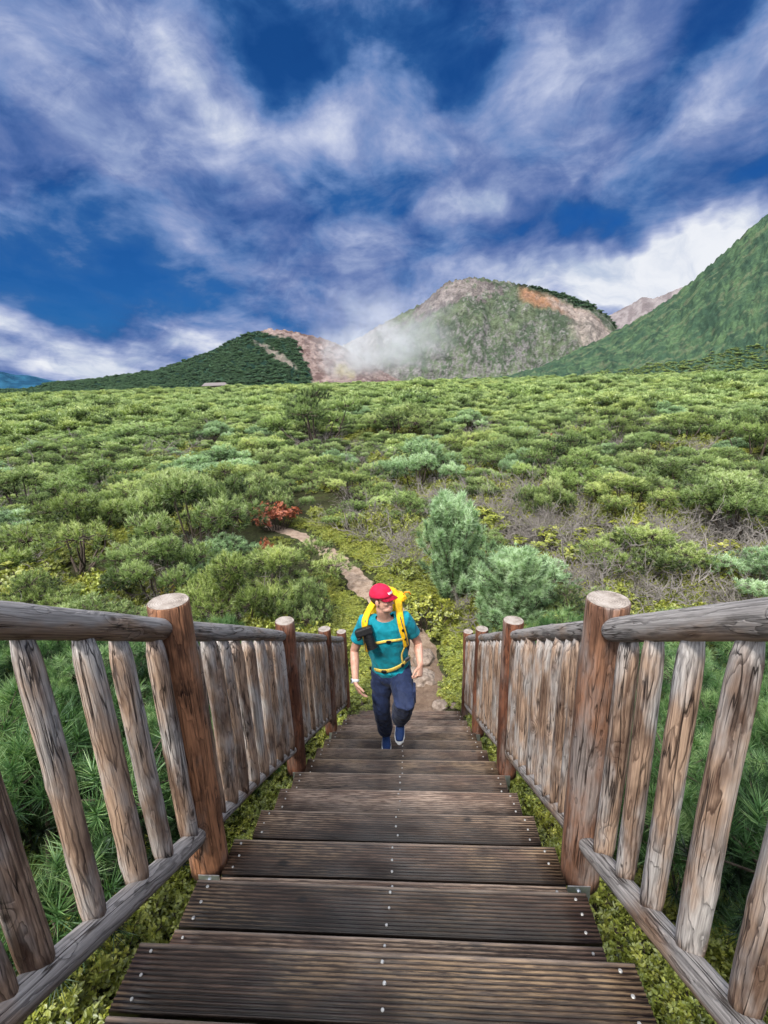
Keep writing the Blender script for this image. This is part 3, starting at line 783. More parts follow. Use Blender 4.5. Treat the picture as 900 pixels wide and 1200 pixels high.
BASE = Vector((-.10, 3.88, float(nose(8)[1])))
pelvis = V3(-.088, 3.90, 2.10); waist = V3(-.10, 3.87, 2.27); chest = V3(-.122, 3.82, 2.50); shc = V3(-.128, 3.80, 2.66)
neckb = V3(-.132, 3.775, 2.735); headc = V3(-.137, 3.73, 2.922)
shR = V3(-.318, 3.825, 2.635); elR = V3(-.425, 3.88, 2.325); wrR = O(416.5, 800, 3.70)
shL = V3(.058, 3.825, 2.672); elL = O(489.5, 753, 3.93); wrL = O(492.5, 779, 3.75)
hipR = V3(-.185, 3.91, 2.06); knR = O(447, 831, 3.87); anR = V3(-.168, 4.06, 1.275)
hipL = V3(.005, 3.90, 2.07); knL = O(474, 822, 3.58); anL = O(469, 841, 3.84)
hf = Vector((.86, -.50, .10)).normalized(); hr = hf.cross(Vector((0, 0, 1))).normalized(); hu = hr.cross(hf).normalized()
HM = Matrix((hr, hf, hu)).transposed()        # head frame: x right, y forward, z up
def H(x, y, z): return headc + HM @ Vector((x, y, z))

def hand(bm, w, d, palm, curl, thumb_side, s=1.0):
    """palm from the wrist along d; palm = normal towards the palm; five separate fingers"""
    d = d.normalized(); palm = (palm-d*palm.dot(d)).normalized(); sd = d.cross(palm).normalized()*thumb_side
    kn = w+d*.095*s
    loft(bm, [w-d*.02, w+d*.02*s, w+d*.06*s, kn], [(.027*s, .021*s), (.034*s, .019*s), (.041*s, .017*s), (.040*s, .014*s)], ref=palm, segs=16)
    for k, (off, L) in enumerate(((.030, .074), (.010, .084), (-.010, .078), (-.029, .062))):
        p = kn+sd*off*s-d*.008; dd = d.copy(); c = curl*(1+.12*k); pts = [p-d*.015, p]
        for seg_, fr in enumerate((.45, .32, .23)):
            ax = sd if thumb_side > 0 else -sd
            dd = (dd*math.cos(c)+palm*math.sin(c)).normalized() if seg_ == 0 else (dd*math.cos(c)+(palm-dd*palm.dot(dd)).normalized()*math.sin(c)).normalized()
            p = p+dd*L*fr*s; pts.append(p)
        loft(bm, pts, [.0095*s, .0092*s, .0086*s, .0080*s, .0070*s], ref=sd, segs=10)
    b = w+d*.03*s+sd*.028*s; t1 = (d*.7+sd*.75+palm*.25).normalized(); t2 = (d*.95+sd*.15+palm*.35).normalized()
    loft(bm, [b-t1*.02*s, b, b+t1*.034*s, b+t1*.034*s+t2*.030*s, b+t1*.034*s+t2*.052*s], [.014*s, .0135*s, .0112*s, .0100*s, .0080*s], ref=palm, segs=10)

bm = bmesh.new()
# trunk and legs (inside the clothes)
loft(bm, [pelvis-V3(0, 0, .06), pelvis, waist, chest, shc], [(.13, .095), (.15, .105), (.135, .095), (.155, .105), (.13, .075)])
for h, k, a in ((hipR, knR, anR), (hipL, knL, anL)): loft(bm, [h, (h+k)/2, k, (k+a)/2, a], [.075, .066, .052, .050, .036])
loft(bm, [shR+V3(.02, 0, 0), shR.lerp(elR, .5), elR, elR.lerp(wrR, .35), elR.lerp(wrR, .75), wrR], [.052, .047, .040, .042, .033, (.029, .023)])
loft(bm, [shL-V3(.02, 0, 0), shL.lerp(elL, .5), elL, elL.lerp(wrL, .35), elL.lerp(wrL, .75), wrL], [.052, .047, .040, .042, .033, (.029, .023)])
loft(bm, [shc-V3(0, 0, .03), neckb, H(0, -.015, -.09), H(0, 0, -.05)], [(.085, .065), (.059, .057), (.053, .054), .052])
hand(bm, wrR, O(427, 823, 3.62)-wrR, V3(.75, .35, .1), .30, 1, 1.02)
hand(bm, wrL, O(491.5, 792, 3.70)-wrL, V3(-.7, .3, -.5), .75, -1, 1.02)
# head
ball(bm, H(0, -.012, .035), (.075, .094, .090), HM); ball(bm, H(0, .012, -.030), (.064, .074, .078), HM)
ball(bm, H(0, .038, -.080), (.050, .052, .036), HM); ball(bm, H(0, .071, -.098), (.020, .016, .014), HM)
ball(bm, H(0, .074, .022), (.050, .018, .014), HM)                       # brow
loft(bm, [H(0, .080, .016), H(0, .096, -.008), H(0, .106, -.026)], [.0085, .0105, .0145], ref=hr, segs=10)   # nose
for s in (-1, 1):
    ball(bm, H(s*.013, .092, -.030), .0085, HM, 10); ball(bm, H(s*.040, .062, -.020), (.022, .020, .020), HM)  # nostril, cheek
    ball(bm, H(s*.077, -.006, -.012), (.010, .019, .031), HM, 12)        # ear
ball(bm, H(0, .082, -.056), (.024, .010, .0065), HM, 12); ball(bm, H(0, .080, -.068), (.021, .010, .0075), HM, 12)
body = fuse(bm, .0042, 2, 'person')
sk, t, b = new_mat('skin')
tc = t.new('ShaderNodeTexCoord').outputs['Object']
c = t.ramp(t.noise(tc, 18, 4, .6), [(.3, (.46, .235, .165)), (.55, (.58, .325, .235)), (.75, (.62, .36, .28))])
t.link(c, b.inputs['Base Color']); b.inputs['Roughness'].default_value = .5
b.inputs['Subsurface Weight'].default_value = .12; b.inputs['Subsurface Radius'].default_value = (.02, .008, .004)
t.link(t.bump(t.noise(tc, 140, 3), .15, .002), b.inputs['Normal'])
def cloth(name, col, rough=.85, fold=.5, fs=16, var=.22):
    m, t, b = new_mat(name); tc = t.new('ShaderNodeTexCoord').outputs['Object']
    n = t.noise(t.mapping(tc, rot=(.4, .3, .6), scale=(1, 1, .55)), fs, 3, .5, 1.2); n2 = t.noise(tc, 420, 2)
    c = t.vmath('SCALE', tuple(col), scale=t.maprange(n, .3, .7, 1-var, 1+var)); t.link(c, b.inputs['Base Color'])
    b.inputs['Roughness'].default_value = rough; b.inputs['Specular IOR Level'].default_value = .25; b.inputs['Sheen Weight'].default_value = .06
    t.link(t.bump(t.math('ADD', n, t.math('MULTIPLY', n2, .05)), fold, .03), b.inputs['Normal']); return m
M['shirt'] = cloth('teal_tshirt', (.002, .215, .275), .8, .5, 11)
M['trousers'] = cloth('navy_trousers', (.013, .022, .062), .7, .6, 13)
M['cap'] = cloth('crimson_cap', (.50, .008, .045), .75, .25, 20)
M['shoe'] = cloth('blue_shoe', (.009, .030, .11), .7, .2, 30)
M['yellow'] = cloth('yellow_pack_fabric', (.82, .47, .006), .6, .45, 18)
M['orange'] = cloth('orange_pouch_fabric', (.80, .27, .010), .6, .3, 20)
M['webbing'] = cloth('pale_yellow_webbing', (.72, .53, .10), .7, .15, 40)
M['grey_fabric'] = cloth('dark_grey_pack_panel', (.07, .075, .085), .7, .3, 20)
M['black'] = simple_mat('black_plastic', (.006, .006, .007), .42, 0, .5, .3, 40)
M['rubber'] = simple_mat('black_rubber', (.008, .008, .009), .5, 0, .3, .2, 60, .3, 400)
M['white'] = simple_mat('white_rubber', (.60, .61, .62), .55, 0, .4, .06, 40)
M['glass'] = simple_mat('dark_lens_glass', (.01, .012, .02), .08, 0, .8, .1, 10)
M['hair'] = simple_mat('brown_hair', (.075, .042, .024), .6, 0, .3, .4, 90, .5, 300)
M['eye_white'] = simple_mat('eye_white', (.7, .68, .65), .3); M['iris'] = simple_mat('dark_iris', (.05, .035, .025), .2)
M['lip'] = simple_mat('lip_skin', (.50, .19, .15), .45); M['logo'] = simple_mat('white_print', (.85, .85, .86), .6)
person = empty('person', BASE); tag(person, 'hiker in a red cap, teal t-shirt and navy trousers climbing the wooden steps', 'person')
def wear(name, me, mat, parent=person, org=BASE):
    o = link(name, me, mat, parent); o.location = -org if parent is person else (0, 0, 0); return o
bo = wear('body', body, sk)
def sub(name, me, mat, parent): return link(name, me, mat, parent)
# face details
for s in (-1, 1):
    bm = bmesh.new(); ball(bm, H(s*.031, .071, .004), .0125, HM, 14); e = sub('eye', mesh_bm('eye', bm, True), M['eye_white'], bo)
    bm = bmesh.new(); ball(bm, H(s*.031, .0800, .003), (.0062, .0045, .0062), HM, 12); sub('iris', mesh_bm('iris', bm, True), M['iris'], e)
    bm = bmesh.new(); loft(bm, [H(s*.016, .0905, .023), H(s*.032, .089, .028), H(s*.050, .077, .022)], [.0035, .0045, .003], segs=8); sub('eyebrow', mesh_bm('eyebrow', bm, True), M['hair'], bo)
bm = bmesh.new(); loft(bm, [H(-.022, .083, -.062), H(0, .0925, -.0610), H(.022, .083, -.062)], [.003, .0052, .003], ref=hu, segs=8); sub('mouth', mesh_bm('mouth', bm, True), M['lip'], bo)
# hair under the cap
bm = bmesh.new(); ball(bm, H(0, -.026, .020), (.081, .088, .080), HM, 24)
for v in [v for v in bm.verts if (HM.transposed() @ (v.co-headc)).z < -.045 or ((HM.transposed() @ (v.co-headc)).y > .022 and (HM.transposed() @ (v.co-headc)).z < .03)]: bm.verts.remove(v)
wear('hair', mesh_bm('hair', bm, True), M['hair'])
# cap: crown with a band, curved peak, small print
bm = bmesh.new(); bmesh.ops.create_uvsphere(bm, u_segments=36, v_segments=20, radius=1)
for v in bm.verts:
    x, y, z = v.co
    if z < -.05: z = -.05-.02*(z+.05)
    fz = .112*(1+.06*max(0, y)); w = .090*(1-.04*z*z); v.co = H(x*w, -.010+y*.109, .036+z*fz*.92)
for v in [v for v in bm.verts if (HM.transposed() @ (v.co-headc)).z < .0315]: bm.verts.remove(v)
r0 = bmesh.ops.solidify(bm, geom=bm.faces[:], thickness=.004)
cap = wear('cap', mesh_bm('cap', bm, True), M['cap'])
bm = bmesh.new(); rows = []
for j in range(6):
    f_ = j/5; row = []
    for i in range(15):
        a = R(-66+132*i/14); x = .090*math.sin(a)*(1-.10*f_); y = -.010+.107*math.cos(a)+f_*.060*math.cos(a*.85)
        z = .040-.030*(x/.09)**2*(.5+.5*f_)-.012*f_; row.append(bm.verts.new(H(x, y, z)))
    rows.append(row)
for A, B in zip(rows[:-1], rows[1:]):
    for i in range(14): bm.faces.new((A[i], A[i+1], B[i+1], B[i]))
bmesh.ops.solidify(bm, geom=bm.faces[:], thickness=.004)
sub('cap_peak', mesh_bm('cap_peak', bm, True), M['cap'], cap)
bm = bmesh.new(); ball(bm, H(0, -.010, .141), (.008, .008, .005), HM, 10); sub('cap_button', mesh_bm('cap_button', bm, True), M['cap'], cap)
bm = bmesh.new()            # slanted white print on the front panel
for k in range(5):
    x0 = -.030+k*.0125
    def capf(x, z): return H(x, -.010+.109*1.035*math.sqrt(max(.01, 1-(x/.0905)**2-((z-.036)/.105)**2))+.0015, z)
    q = [capf(x0, .062), capf(x0+.0085, .0635), capf(x0+.0115, .0815), capf(x0+.003, .080)]
    bm.faces.new([bm.verts.new(p) for p in q])
sub('cap_print', mesh_bm('cap_print', bm), M['logo'], cap)
# t-shirt
bm = bmesh.new()
hem = V3(-.088, 3.885, 2.115)
loft(bm, [hem, pelvis+V3(0, 0, .07), waist, waist.lerp(chest, .5), chest, shc-V3(0, 0, .02), shc+V3(0, -.005, .035)], [(.185, .140), (.182, .138), (.176, .132), (.186, .132), (.200, .137), (.185, .115), (.115, .078)], segs=32)
for sh, el in ((shR, elR), (shL, elL)):
    d = (el-sh); loft(bm, [shc.lerp(sh, .45)-V3(0, 0, .005), sh-d*.02, sh+d*.22, sh+d*.42, sh+d*.60], [(.085, .080), (.078, .076), (.073, .070), (.071, .067), (.073, .068)], segs=22)
shirt = fuse(bm, .0065, 4, 'shirt')
def carve(me, test):
    bm = bmesh.new(); bm.from_mesh(me); dele = [v for v in bm.verts if test(v.co)]
    bmesh.ops.delete(bm, geom=dele, context='VERTS'); bm.to_mesh(me); bm.free()
ncol = neckb+V3(.012, -.045, -.012)
nax = (V3(0, -.42, .9)).normalized()
def shirt_cut(co):
    if co.z < 2.095+.03*math.sin(co.x*14)*.3 + (co.x+.088)*.10: return True
    r = co-neckb
    if r.dot(nax) > -.010 and (r-nax*r.dot(nax)).length < .088: return True
    for sh, el in ((shR, elR), (shL, elL)):
        d = (el-sh); u = (co-sh).dot(d)/d.length_squared
        if u > .615 and (co-sh-d*u).length < .12: return True
    return False
carve(shirt, shirt_cut)
puff(shirt, lambda x, y, z: .010*noise3((x*11, y*11, z*6+x*9))+.006*noise3((x*24+z*10, y*20, z*16)))
bm = bmesh.new(); bm.from_mesh(shirt); bmesh.ops.solidify(bm, geom=bm.faces[:], thickness=.0035); bm.to_mesh(shirt); bm.free()
shirt.polygons.foreach_set('use_smooth', np.ones(len(shirt.polygons), bool))
so_ = wear('shirt', shirt, M['shirt'])
# trousers
bm = bmesh.new()
loft(bm, [pelvis-V3(0, 0, .09), pelvis-V3(0, -.005, .03), pelvis+V3(0, 0, .05), pelvis+V3(0, -.01, .10)], [(.150, .125), (.182, .140), (.176, .132), (.168, .126)], segs=28)
loft(bm, [hipR+V3(.01, 0, .02), hipR.lerp(knR, .35), hipR.lerp(knR, .75), knR, knR.lerp(anR, .35), knR.lerp(anR, .75), anR+V3(0, 0, .005)], [.106, .100, .086, .080, .080, .076, (.074, .080)], segs=22)
loft(bm, [hipL+V3(-.01, 0, .02), hipL.lerp(knL, .35), hipL.lerp(knL, .75), knL+V3(0, -.01, 0), knL.lerp(anL, .4)+V3(0, -.012, 0), knL.lerp(anL, .97)], [.108, .108, .102, .097, .093, (.082, .088)], segs=22)
tr = fuse(bm, .0075, 9, 'trousers')
puff(tr, lambda x, y, z: .011*noise3((x*9, y*9, z*12))+.007*noise3((x*18, y*18, z*26+x*18)))
to_ = wear('trousers', tr, M['trousers'])
bm = bmesh.new()            # cargo pocket on the raised thigh
pk = hipL.lerp(knL, .62)+V3(.102, -.01, -.005); bm_box(bm, pk.x-.012, pk.x+.014, pk.y-.07, pk.y+.06, pk.z-.075, pk.z+.055, .008)
sub('thigh_pocket', mesh_bm('thigh_pocket', bm), M['trousers'], to_)
# shoes
def shoe(an, toe, upd):
    d = (toe-an); d = d.normalized(); upd = (upd-d*upd.dot(d)).normalized(); sd = d.cross(upd)
    def P(a, h): return an+d*a+upd*h
    bm = bmesh.new()
    loft(bm, [P(-.075, -.052), P(-.03, -.050), P(.05, -.056), P(.13, -.062), P(.185, -.066)], [(.034, .030), (.038, .034), (.042, .034), (.046, .029), (.036, .021)], ref=upd, segs=18)
    loft(bm, [P(-.03, -.055), P(-.025, -.01), P(-.02, .03)], [(.040, .050), (.039, .046), (.042, .048)], ref=d, segs=18)
    up = fuse(bm, .006, 3, 'shoe'); so2 = wear('shoe', up, M['shoe'])
    bm = bmesh.new(); n = 22; ring = []
    prof = [(-.108, .0), (-.095, .028), (-.05, .038), (.02, .039), (.09, .046), (.15, .048), (.19, .038), (.222, .012)]
    outl = [(a, w) for a, w in prof]+[(a, -w) for a, w in prof[::-1]]
    lo = [bm.verts.new(P(a, -.092)+sd*w) for a, w in outl]; hi = [bm.verts.new(P(a, -.068)+sd*w*1.03) for a, w in outl]
    bm.faces.new(lo); bm.faces.new(hi[::-1])
    for i in range(len(outl)): bm.faces.new((lo[i], lo[(i+1) % len(outl)], hi[(i+1) % len(outl)], hi[i]))
    bmesh.ops.bevel(bm, geom=bm.edges[:], offset=.004, segments=2, affect='EDGES')
    sub('sole', mesh_bm('sole', bm, True), M['white'], so2)
    bm = bmesh.new()
    for k in range(4):
        a = .045+k*.026; h = -.022-k*.006; bmesh.ops.create_cube(bm, size=1, matrix=Matrix.Translation(P(a, h)) @ Matrix((sd, d, upd)).transposed().to_4x4() @ Matrix.Diagonal((.050, .007, .006, 1)))
    sub('laces', mesh_bm('laces', bm), M['shoe'], so2)
shoe(anR+V3(0, 0, -.004), anR+V3(.018, -.25, .0), V3(0, 0, 1))
shoe(anL, anL+V3(-.012, -.23, -.115), V3(0, -.45, .9))
# wristwatch on his right wrist
wd = (wrR-elR).normalized(); bm = bmesh.new()
wc = wrR-wd*.015; rings = []
a_ = wd.cross(V3(0, 0, 1)).normalized(); b_ = wd.cross(a_).normalized()
loft(bm, [wc-wd*.011, wc+wd*.011], [(.036, .032), (.036, .032)], cap=False, segs=20)
wt_ = wear('wristwatch', mesh_bm('wristwatch', bm, True), M['white'])
out_ = (V3(-.8, -.55, .1)-wd*V3(-.8, -.55, .1).dot(wd)).normalized()
bm = bmesh.new(); bmesh.ops.create_cone(bm, cap_ends=True, segments=20, radius1=.021, radius2=.020, depth=.011, matrix=Matrix.Translation(wc+out_*.036) @ out_.to_track_quat('Z', 'Y').to_matrix().to_4x4())
sub('watch_case', mesh_bm('watch_case', bm), M['white'], wt_)
bm = bmesh.new(); bmesh.ops.create_cone(bm, cap_ends=True, segments=20, radius1=.0155, radius2=.0155, depth=.002, matrix=Matrix.Translation(wc+out_*.0425) @ out_.to_track_quat('Z', 'Y').to_matrix().to_4x4())
sub('watch_face', mesh_bm('watch_face', bm), M['black'], wt_)

# ------------------------------------------------------------------ backpack, worn on the back
bvh = BVHTree.FromPolygons([v.co.copy() for v in shirt.vertices], [tuple(p.vertices) for p in shirt.polygons])
def on_shirt(px, py, off=.008):
    d = Vector(ray(px, py)); hit, n, i, dist = bvh.ray_cast(Vector(CAM), d)
    if hit is None: return None
    if n.dot(d) > 0: n = -n
    return hit+n*off, n
def ribbon(path, w, th, mat, name, parent, smooth_n=2):
    """flat strap over points with normals"""
    P = [p for p, n in path]; N = [n for p, n in path]
    Q = []; QN = []
    for i in range(len(P)-1):
        p0, p1, p2, p3 = P[max(i-1, 0)], P[i], P[i+1], P[min(i+2, len(P)-1)]
        for k in range(5):
            t = k/5; Q.append(.5*((2*p1)+(p2-p0)*t+(2*p0-5*p1+4*p2-p3)*t*t+(3*p1-p0-3*p2+p3)*t**3)); QN.append(N[i].lerp(N[i+1], t).normalized())
    Q.append(P[-1]); QN.append(N[-1]); bm = bmesh.new(); rings = []
    for i, (p, n) in enumerate(zip(Q, QN)):
        t = (Q[min(i+1, len(Q)-1)]-Q[max(i-1, 0)]).normalized(); s = t.cross(n).normalized(); n = s.cross(t).normalized()
        ww = w(i/(len(Q)-1)) if callable(w) else w
        rings.append([bm.verts.new(p+s*a*ww+n*b*th) for a, b in ((-1, -.5), (-1, .3), (-.8, .9), (0, 1.1), (.8, .9), (1, .3), (1, -.5), (0, -.7))])
    for A, B in zip(rings[:-1], rings[1:]):
        for q in range(8): bm.faces.new((A[q], A[(q+1) % 8], B[(q+1) % 8], B[q]))
    bm.faces.new(rings[0]); bm.faces.new(rings[-1][::-1])
    o = link(name, mesh_bm(name, bm, True), mat, parent); o.location = -BPO; return o
BPO = V3(-.11, 4.06, 2.12)
pack = empty('backpack', BPO); tag(pack, 'yellow hiking backpack on the back of the hiker with buckled chest and hip straps', 'backpack')
def ppart(name, me, mat, parent=pack):
    o = link(name, me, mat, parent)
    if parent is pack: o.location = -BPO
    return o
bm = bmesh.new()
loft(bm, [V3(-.10, 4.075, 2.16), V3(-.105, 4.08, 2.30), V3(-.115, 4.06, 2.55), V3(-.122, 4.03, 2.74), V3(-.125, 4.02, 2.84)], [(.130, .095), (.155, .115), (.160, .115), (.148, .105), (.125, .090)], segs=28)
pb = fuse(bm, .010, 3, 'pack_body')
puff(pb, lambda x, y, z: .010*noise3((x*14, y*14, z*14))+.006*noise3((x*34, y*34, z*34)))
ppart('pack_body', pb, M['yellow'])
bm = bmesh.new()
loft(bm, [V3(-.262, 4.00, 2.875), V3(-.19, 4.02, 2.895), V3(-.11, 4.03, 2.90), V3(-.03, 4.00, 2.92), V3(.035, 3.95, 2.94)], [(.035, .045), (.048, .080), (.050, .090), (.050, .075), (.034, .045)], ref=(0, 1, 0), segs=22)
lid = fuse(bm, .008, 3, 'lid')
LD = V3(.012, .02, -.125)
for v in lid.vertices: v.co = v.co+LD
puff(lid, lambda x, y, z: .014*noise3((x*20, y*20, z*20))+.008*noise3((x*46, y*46, z*46)))
lo_ = ppart('lid', lid, M['yellow'])
bm = bmesh.new(); c0 = V3(.072, 3.93, 2.885); loft(bm, [c0+V3(-.03, 0, -.02), c0+V3(-.012, -.01, .012), c0+V3(.022, -.012, .014), c0+V3(.036, 0, -.015)], [.006]*4, segs=8)
sub('lid_loop', mesh_bm('lid_loop', bm, True), M['orange'], lo_)
for x in (-.27, .06):          # side pockets
    bm = bmesh.new(); ball(bm, (x, 4.07, 2.30), (.035, .075, .12)); ppart('side_pocket', mesh_bm('side_pocket', bm, True), M['grey_fabric'])
def path_on(pts, off=.010):
    r = [on_shirt(a, b, off) for a, b in pts]; return [q for q in r if q is not None]
back = lambda x, z: (V3(x, 3.93, z), V3(0, .2, 1).normalized())
sR = [(V3(-.235, 3.97, 2.76), V3(0, .3, 1).normalized()), (V3(-.245, 3.89, 2.785), V3(0, 0, 1))]+path_on([(429.5, 717), (428.5, 726), (428.5, 738), (429.5, 750), (431, 762), (432, 768)], .012)
sL = [(V3(-.005, 3.96, 2.79), V3(0, .3, 1).normalized()), (V3(-.002, 3.88, 2.80), V3(0, 0, 1))]+path_on([(467, 713), (468.5, 722), (470.5, 734), (473, 746), (475, 756)], .012)
ribbon(sR, lambda t: .030 if t < .8 else .020, .011, M['yellow'], 'shoulder_strap', pack)
ribbon(sL, lambda t: .031-.008*max(0, t-.7), .012, M['yellow'], 'shoulder_strap', pack)
for seam in ([(429.5, 719), (428.5, 728), (428.5, 738), (429.5, 750), (431, 760)], [(467.5, 715), (469, 724), (471, 735), (473.3, 746), (475, 754)]):
    q = path_on(seam, .024); ribbon(q, .005, .0025, M['grey_fabric'], 'strap_webbing', pack)
def webbing(pts, w=.011, name='webbing', off=.012, mat='webbing'):
    q = path_on(pts, off)
    if len(q) >= 2: return ribbon(q, w, .004, M[mat], name, pack)
webbing([(434, 753), (442, 752.5), (450, 751), (458, 750), (466, 749), (472, 748)], .012, 'chest_strap', .014)
webbing([(432, 766), (430.5, 772), (430.5, 777)], .009); webbing([(475, 756), (478, 762), (480, 768)], .012, 'webbing', .012, 'yellow')
webbing([(431, 774), (434, 780), (440, 783.5), (447, 785), (454, 785), (461, 783), (468, 779.5), (474, 775), (479, 770)], .020, 'hip_belt', .013)
webbing([(432.5, 738), (434.5, 747), (436, 756)], .007, 'webbing', .016)
webbing([(473, 758), (470, 767), (471, 776)], .009)
def buckle(px, py, w, h, off=.022, mat='black', name='buckle'):
    r = on_shirt(px, py, off)
    if r is None: return
    p, n = r; s = V3(1, 0, 0)-n*n.x; s.normalize(); u = n.cross(s)
    bm = bmesh.new(); bm_box(bm, -w, w, -h, h, -.008, .009, .004); bm_box(bm, -w*1.25, -w*.9, -h*.7, h*.7, -.006, .006, .002); bm_box(bm, w*.9, w*1.25, -h*.7, h*.7, -.006, .006, .002)
    o = ppart(name, mesh_bm(name, bm), M[mat]); o.matrix_local = Matrix.Translation(p-BPO) @ Matrix((s, u, n)).transposed().to_4x4(); return o
buckle(455.5, 750.5, .017, .013); buckle(450.5, 785, .019, .015); buckle(470, 778, .010, .016); buckle(470.5, 738, .008, .011); buckle(473, 748, .010, .010)
buckle(431, 765, .034, .014, .018, 'orange', 'strap_pouch'); buckle(436.5, 782, .009, .016); buckle(476, 771, .022, .020, .016, 'grey_fabric', 'belt_pocket')

# ------------------------------------------------------------------ camera clipped to the right shoulder strap
hit = on_shirt(433, 741, .055); cp_, cn = hit
CO = cp_.copy(); camr = empty('photo_camera', CO); tag(camr, 'black camera clipped to the shoulder strap of the yellow backpack, lens pointing down', 'camera')
ld = V3(.30, -.28, -.90).normalized(); cs = V3(1, .1, .33); cs = (cs-ld*cs.dot(ld)).normalized(); cb = ld.cross(cs)
CMx = Matrix((cs, cb, ld)).transposed() @ Matrix.Scale(1.18, 3)         # x along the body, z along the lens axis
def cpart(name, bm, mat, parent=camr, smooth=False):
    bm.transform(CMx.to_4x4()); return link(name, mesh_bm(name, bm, smooth), M[mat], parent)
bm = bmesh.new(); bm_box(bm, -.075, .055, -.045, .042, -.055, .0, .010); bm_box(bm, -.075, -.045, -.040, .036, .0005, .022, .008)
cbody = cpart('camera_body', bm, 'rubber')
bm = bmesh.new(); bm_box(bm, -.022, .026, -.066, -.0455, -.050, -.004, .008); cpart('viewfinder_hump', bm, 'black')
bm = bmesh.new()
for z0, z1, r in ((.001, .030, .036), (.031, .055, .039), (.056, .090, .037), (.091, .112, .041)):
    bmesh.ops.create_cone(bm, cap_ends=True, segments=28, radius1=r, radius2=r, depth=z1-z0, matrix=Matrix.Translation((.010, 0, (z0+z1)/2)))
ln = cpart('lens', bm, 'black')
bm = bmesh.new(); bmesh.ops.create_cone(bm, cap_ends=True, segments=24, radius1=.033, radius2=.033, depth=.002, matrix=Matrix.Translation((.010, 0, .1135))); cpart('lens_glass', bm, 'glass', ln)
bm = bmesh.new(); bmesh.ops.create_cone(bm, cap_ends=True, segments=18, radius1=.010, radius2=.009, depth=.012, matrix=Matrix.Translation((-.052, -.0515, -.026)) @ Matrix.Rotation(R(90), 4, 'X')); cpart('mode_dial', bm, 'black')
# ------------------------------------------------------------------ plants
def unit(v): return v/np.maximum(np.linalg.norm(v, axis=-1, keepdims=True), 1e-9)
def tubes(paths, segs=5):
    """paths: list of (points (n,3), radii (n)) -> V, F"""
    V = []; F = []; o = 0
    th = np.linspace(0, 2*np.pi, segs, endpoint=False)
    for P, r in paths:
        P = np.asarray(P, float); T = unit(np.gradient(P, axis=0))
        ref = np.where(np.abs(T[:, 2:3]) > .9, np.array([[1., 0, 0]]), np.array([[0, 0, 1.]]))
        A = unit(np.cross(T, ref)); B = np.cross(T, A)
        ring = P[:, None]+np.asarray(r)[:, None, None]*(A[:, None]*np.cos(th)[None, :, None]+B[:, None]*np.sin(th)[None, :, None])
        n = len(P); V.append(ring.reshape(-1, 3))
        i = np.arange(n*segs).reshape(n, segs)+o; j = np.roll(i, -1, axis=1)
        F.append(np.stack([i[:-1], j[:-1], j[1:], i[1:]], -1).reshape(-1, 4)); o += n*segs
    return np.concatenate(V), np.concatenate(F)
def needle_tufts(pos, dr, tone, per, L, w, shoot, g, a0=18, a1=70):
    """bottle-brush shoots: per thin needles around the last part of every twig"""
    N = len(pos); dr = unit(dr)
    u = g.random((N, per)); ang = np.radians(a0+(a1-a0)*np.clip(u*.75+g.random((N, per))*.4, 0, 1)); az = g.random((N, per))*2*np.pi
    ref = np.where(np.abs(dr[:, 2:3]) > .9, np.array([[1., 0, 0]]), np.array([[0, 0, 1.]]))
    A = unit(np.cross(dr, ref)); B = np.cross(dr, A)
    perp = A[:, None]*np.cos(az)[..., None]+B[:, None]*np.sin(az)[..., None]
    nd = dr[:, None]*np.cos(ang)[..., None]+perp*np.sin(ang)[..., None]
    base = pos[:, None]-dr[:, None]*(u*shoot)[..., None]
    ll = L*(.75+.5*g.random((N, per, 1)))
    tip = base+nd*ll
    side = unit(np.cross(nd, g.normal(size=(N, per, 3))))*w*.5
    V = np.stack([base+side, base-side, tip], 2).reshape(-1, 3)
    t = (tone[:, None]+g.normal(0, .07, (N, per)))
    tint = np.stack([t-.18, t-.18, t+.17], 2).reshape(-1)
    return V, np.arange(len(V)).reshape(-1, 3), np.clip(tint, 0, 1)
def bend(p0, d0, L, up, g, n=6, wob=.18):
    pts = [np.array(p0, float)]; d = unit(np.array(d0, float))
    for i in range(n):
        d = unit(d+np.array([0, 0, up/n])+g.normal(0, wob/np.sqrt(n), 3)); pts.append(pts[-1]+d*L/n)
    return np.array(pts), d
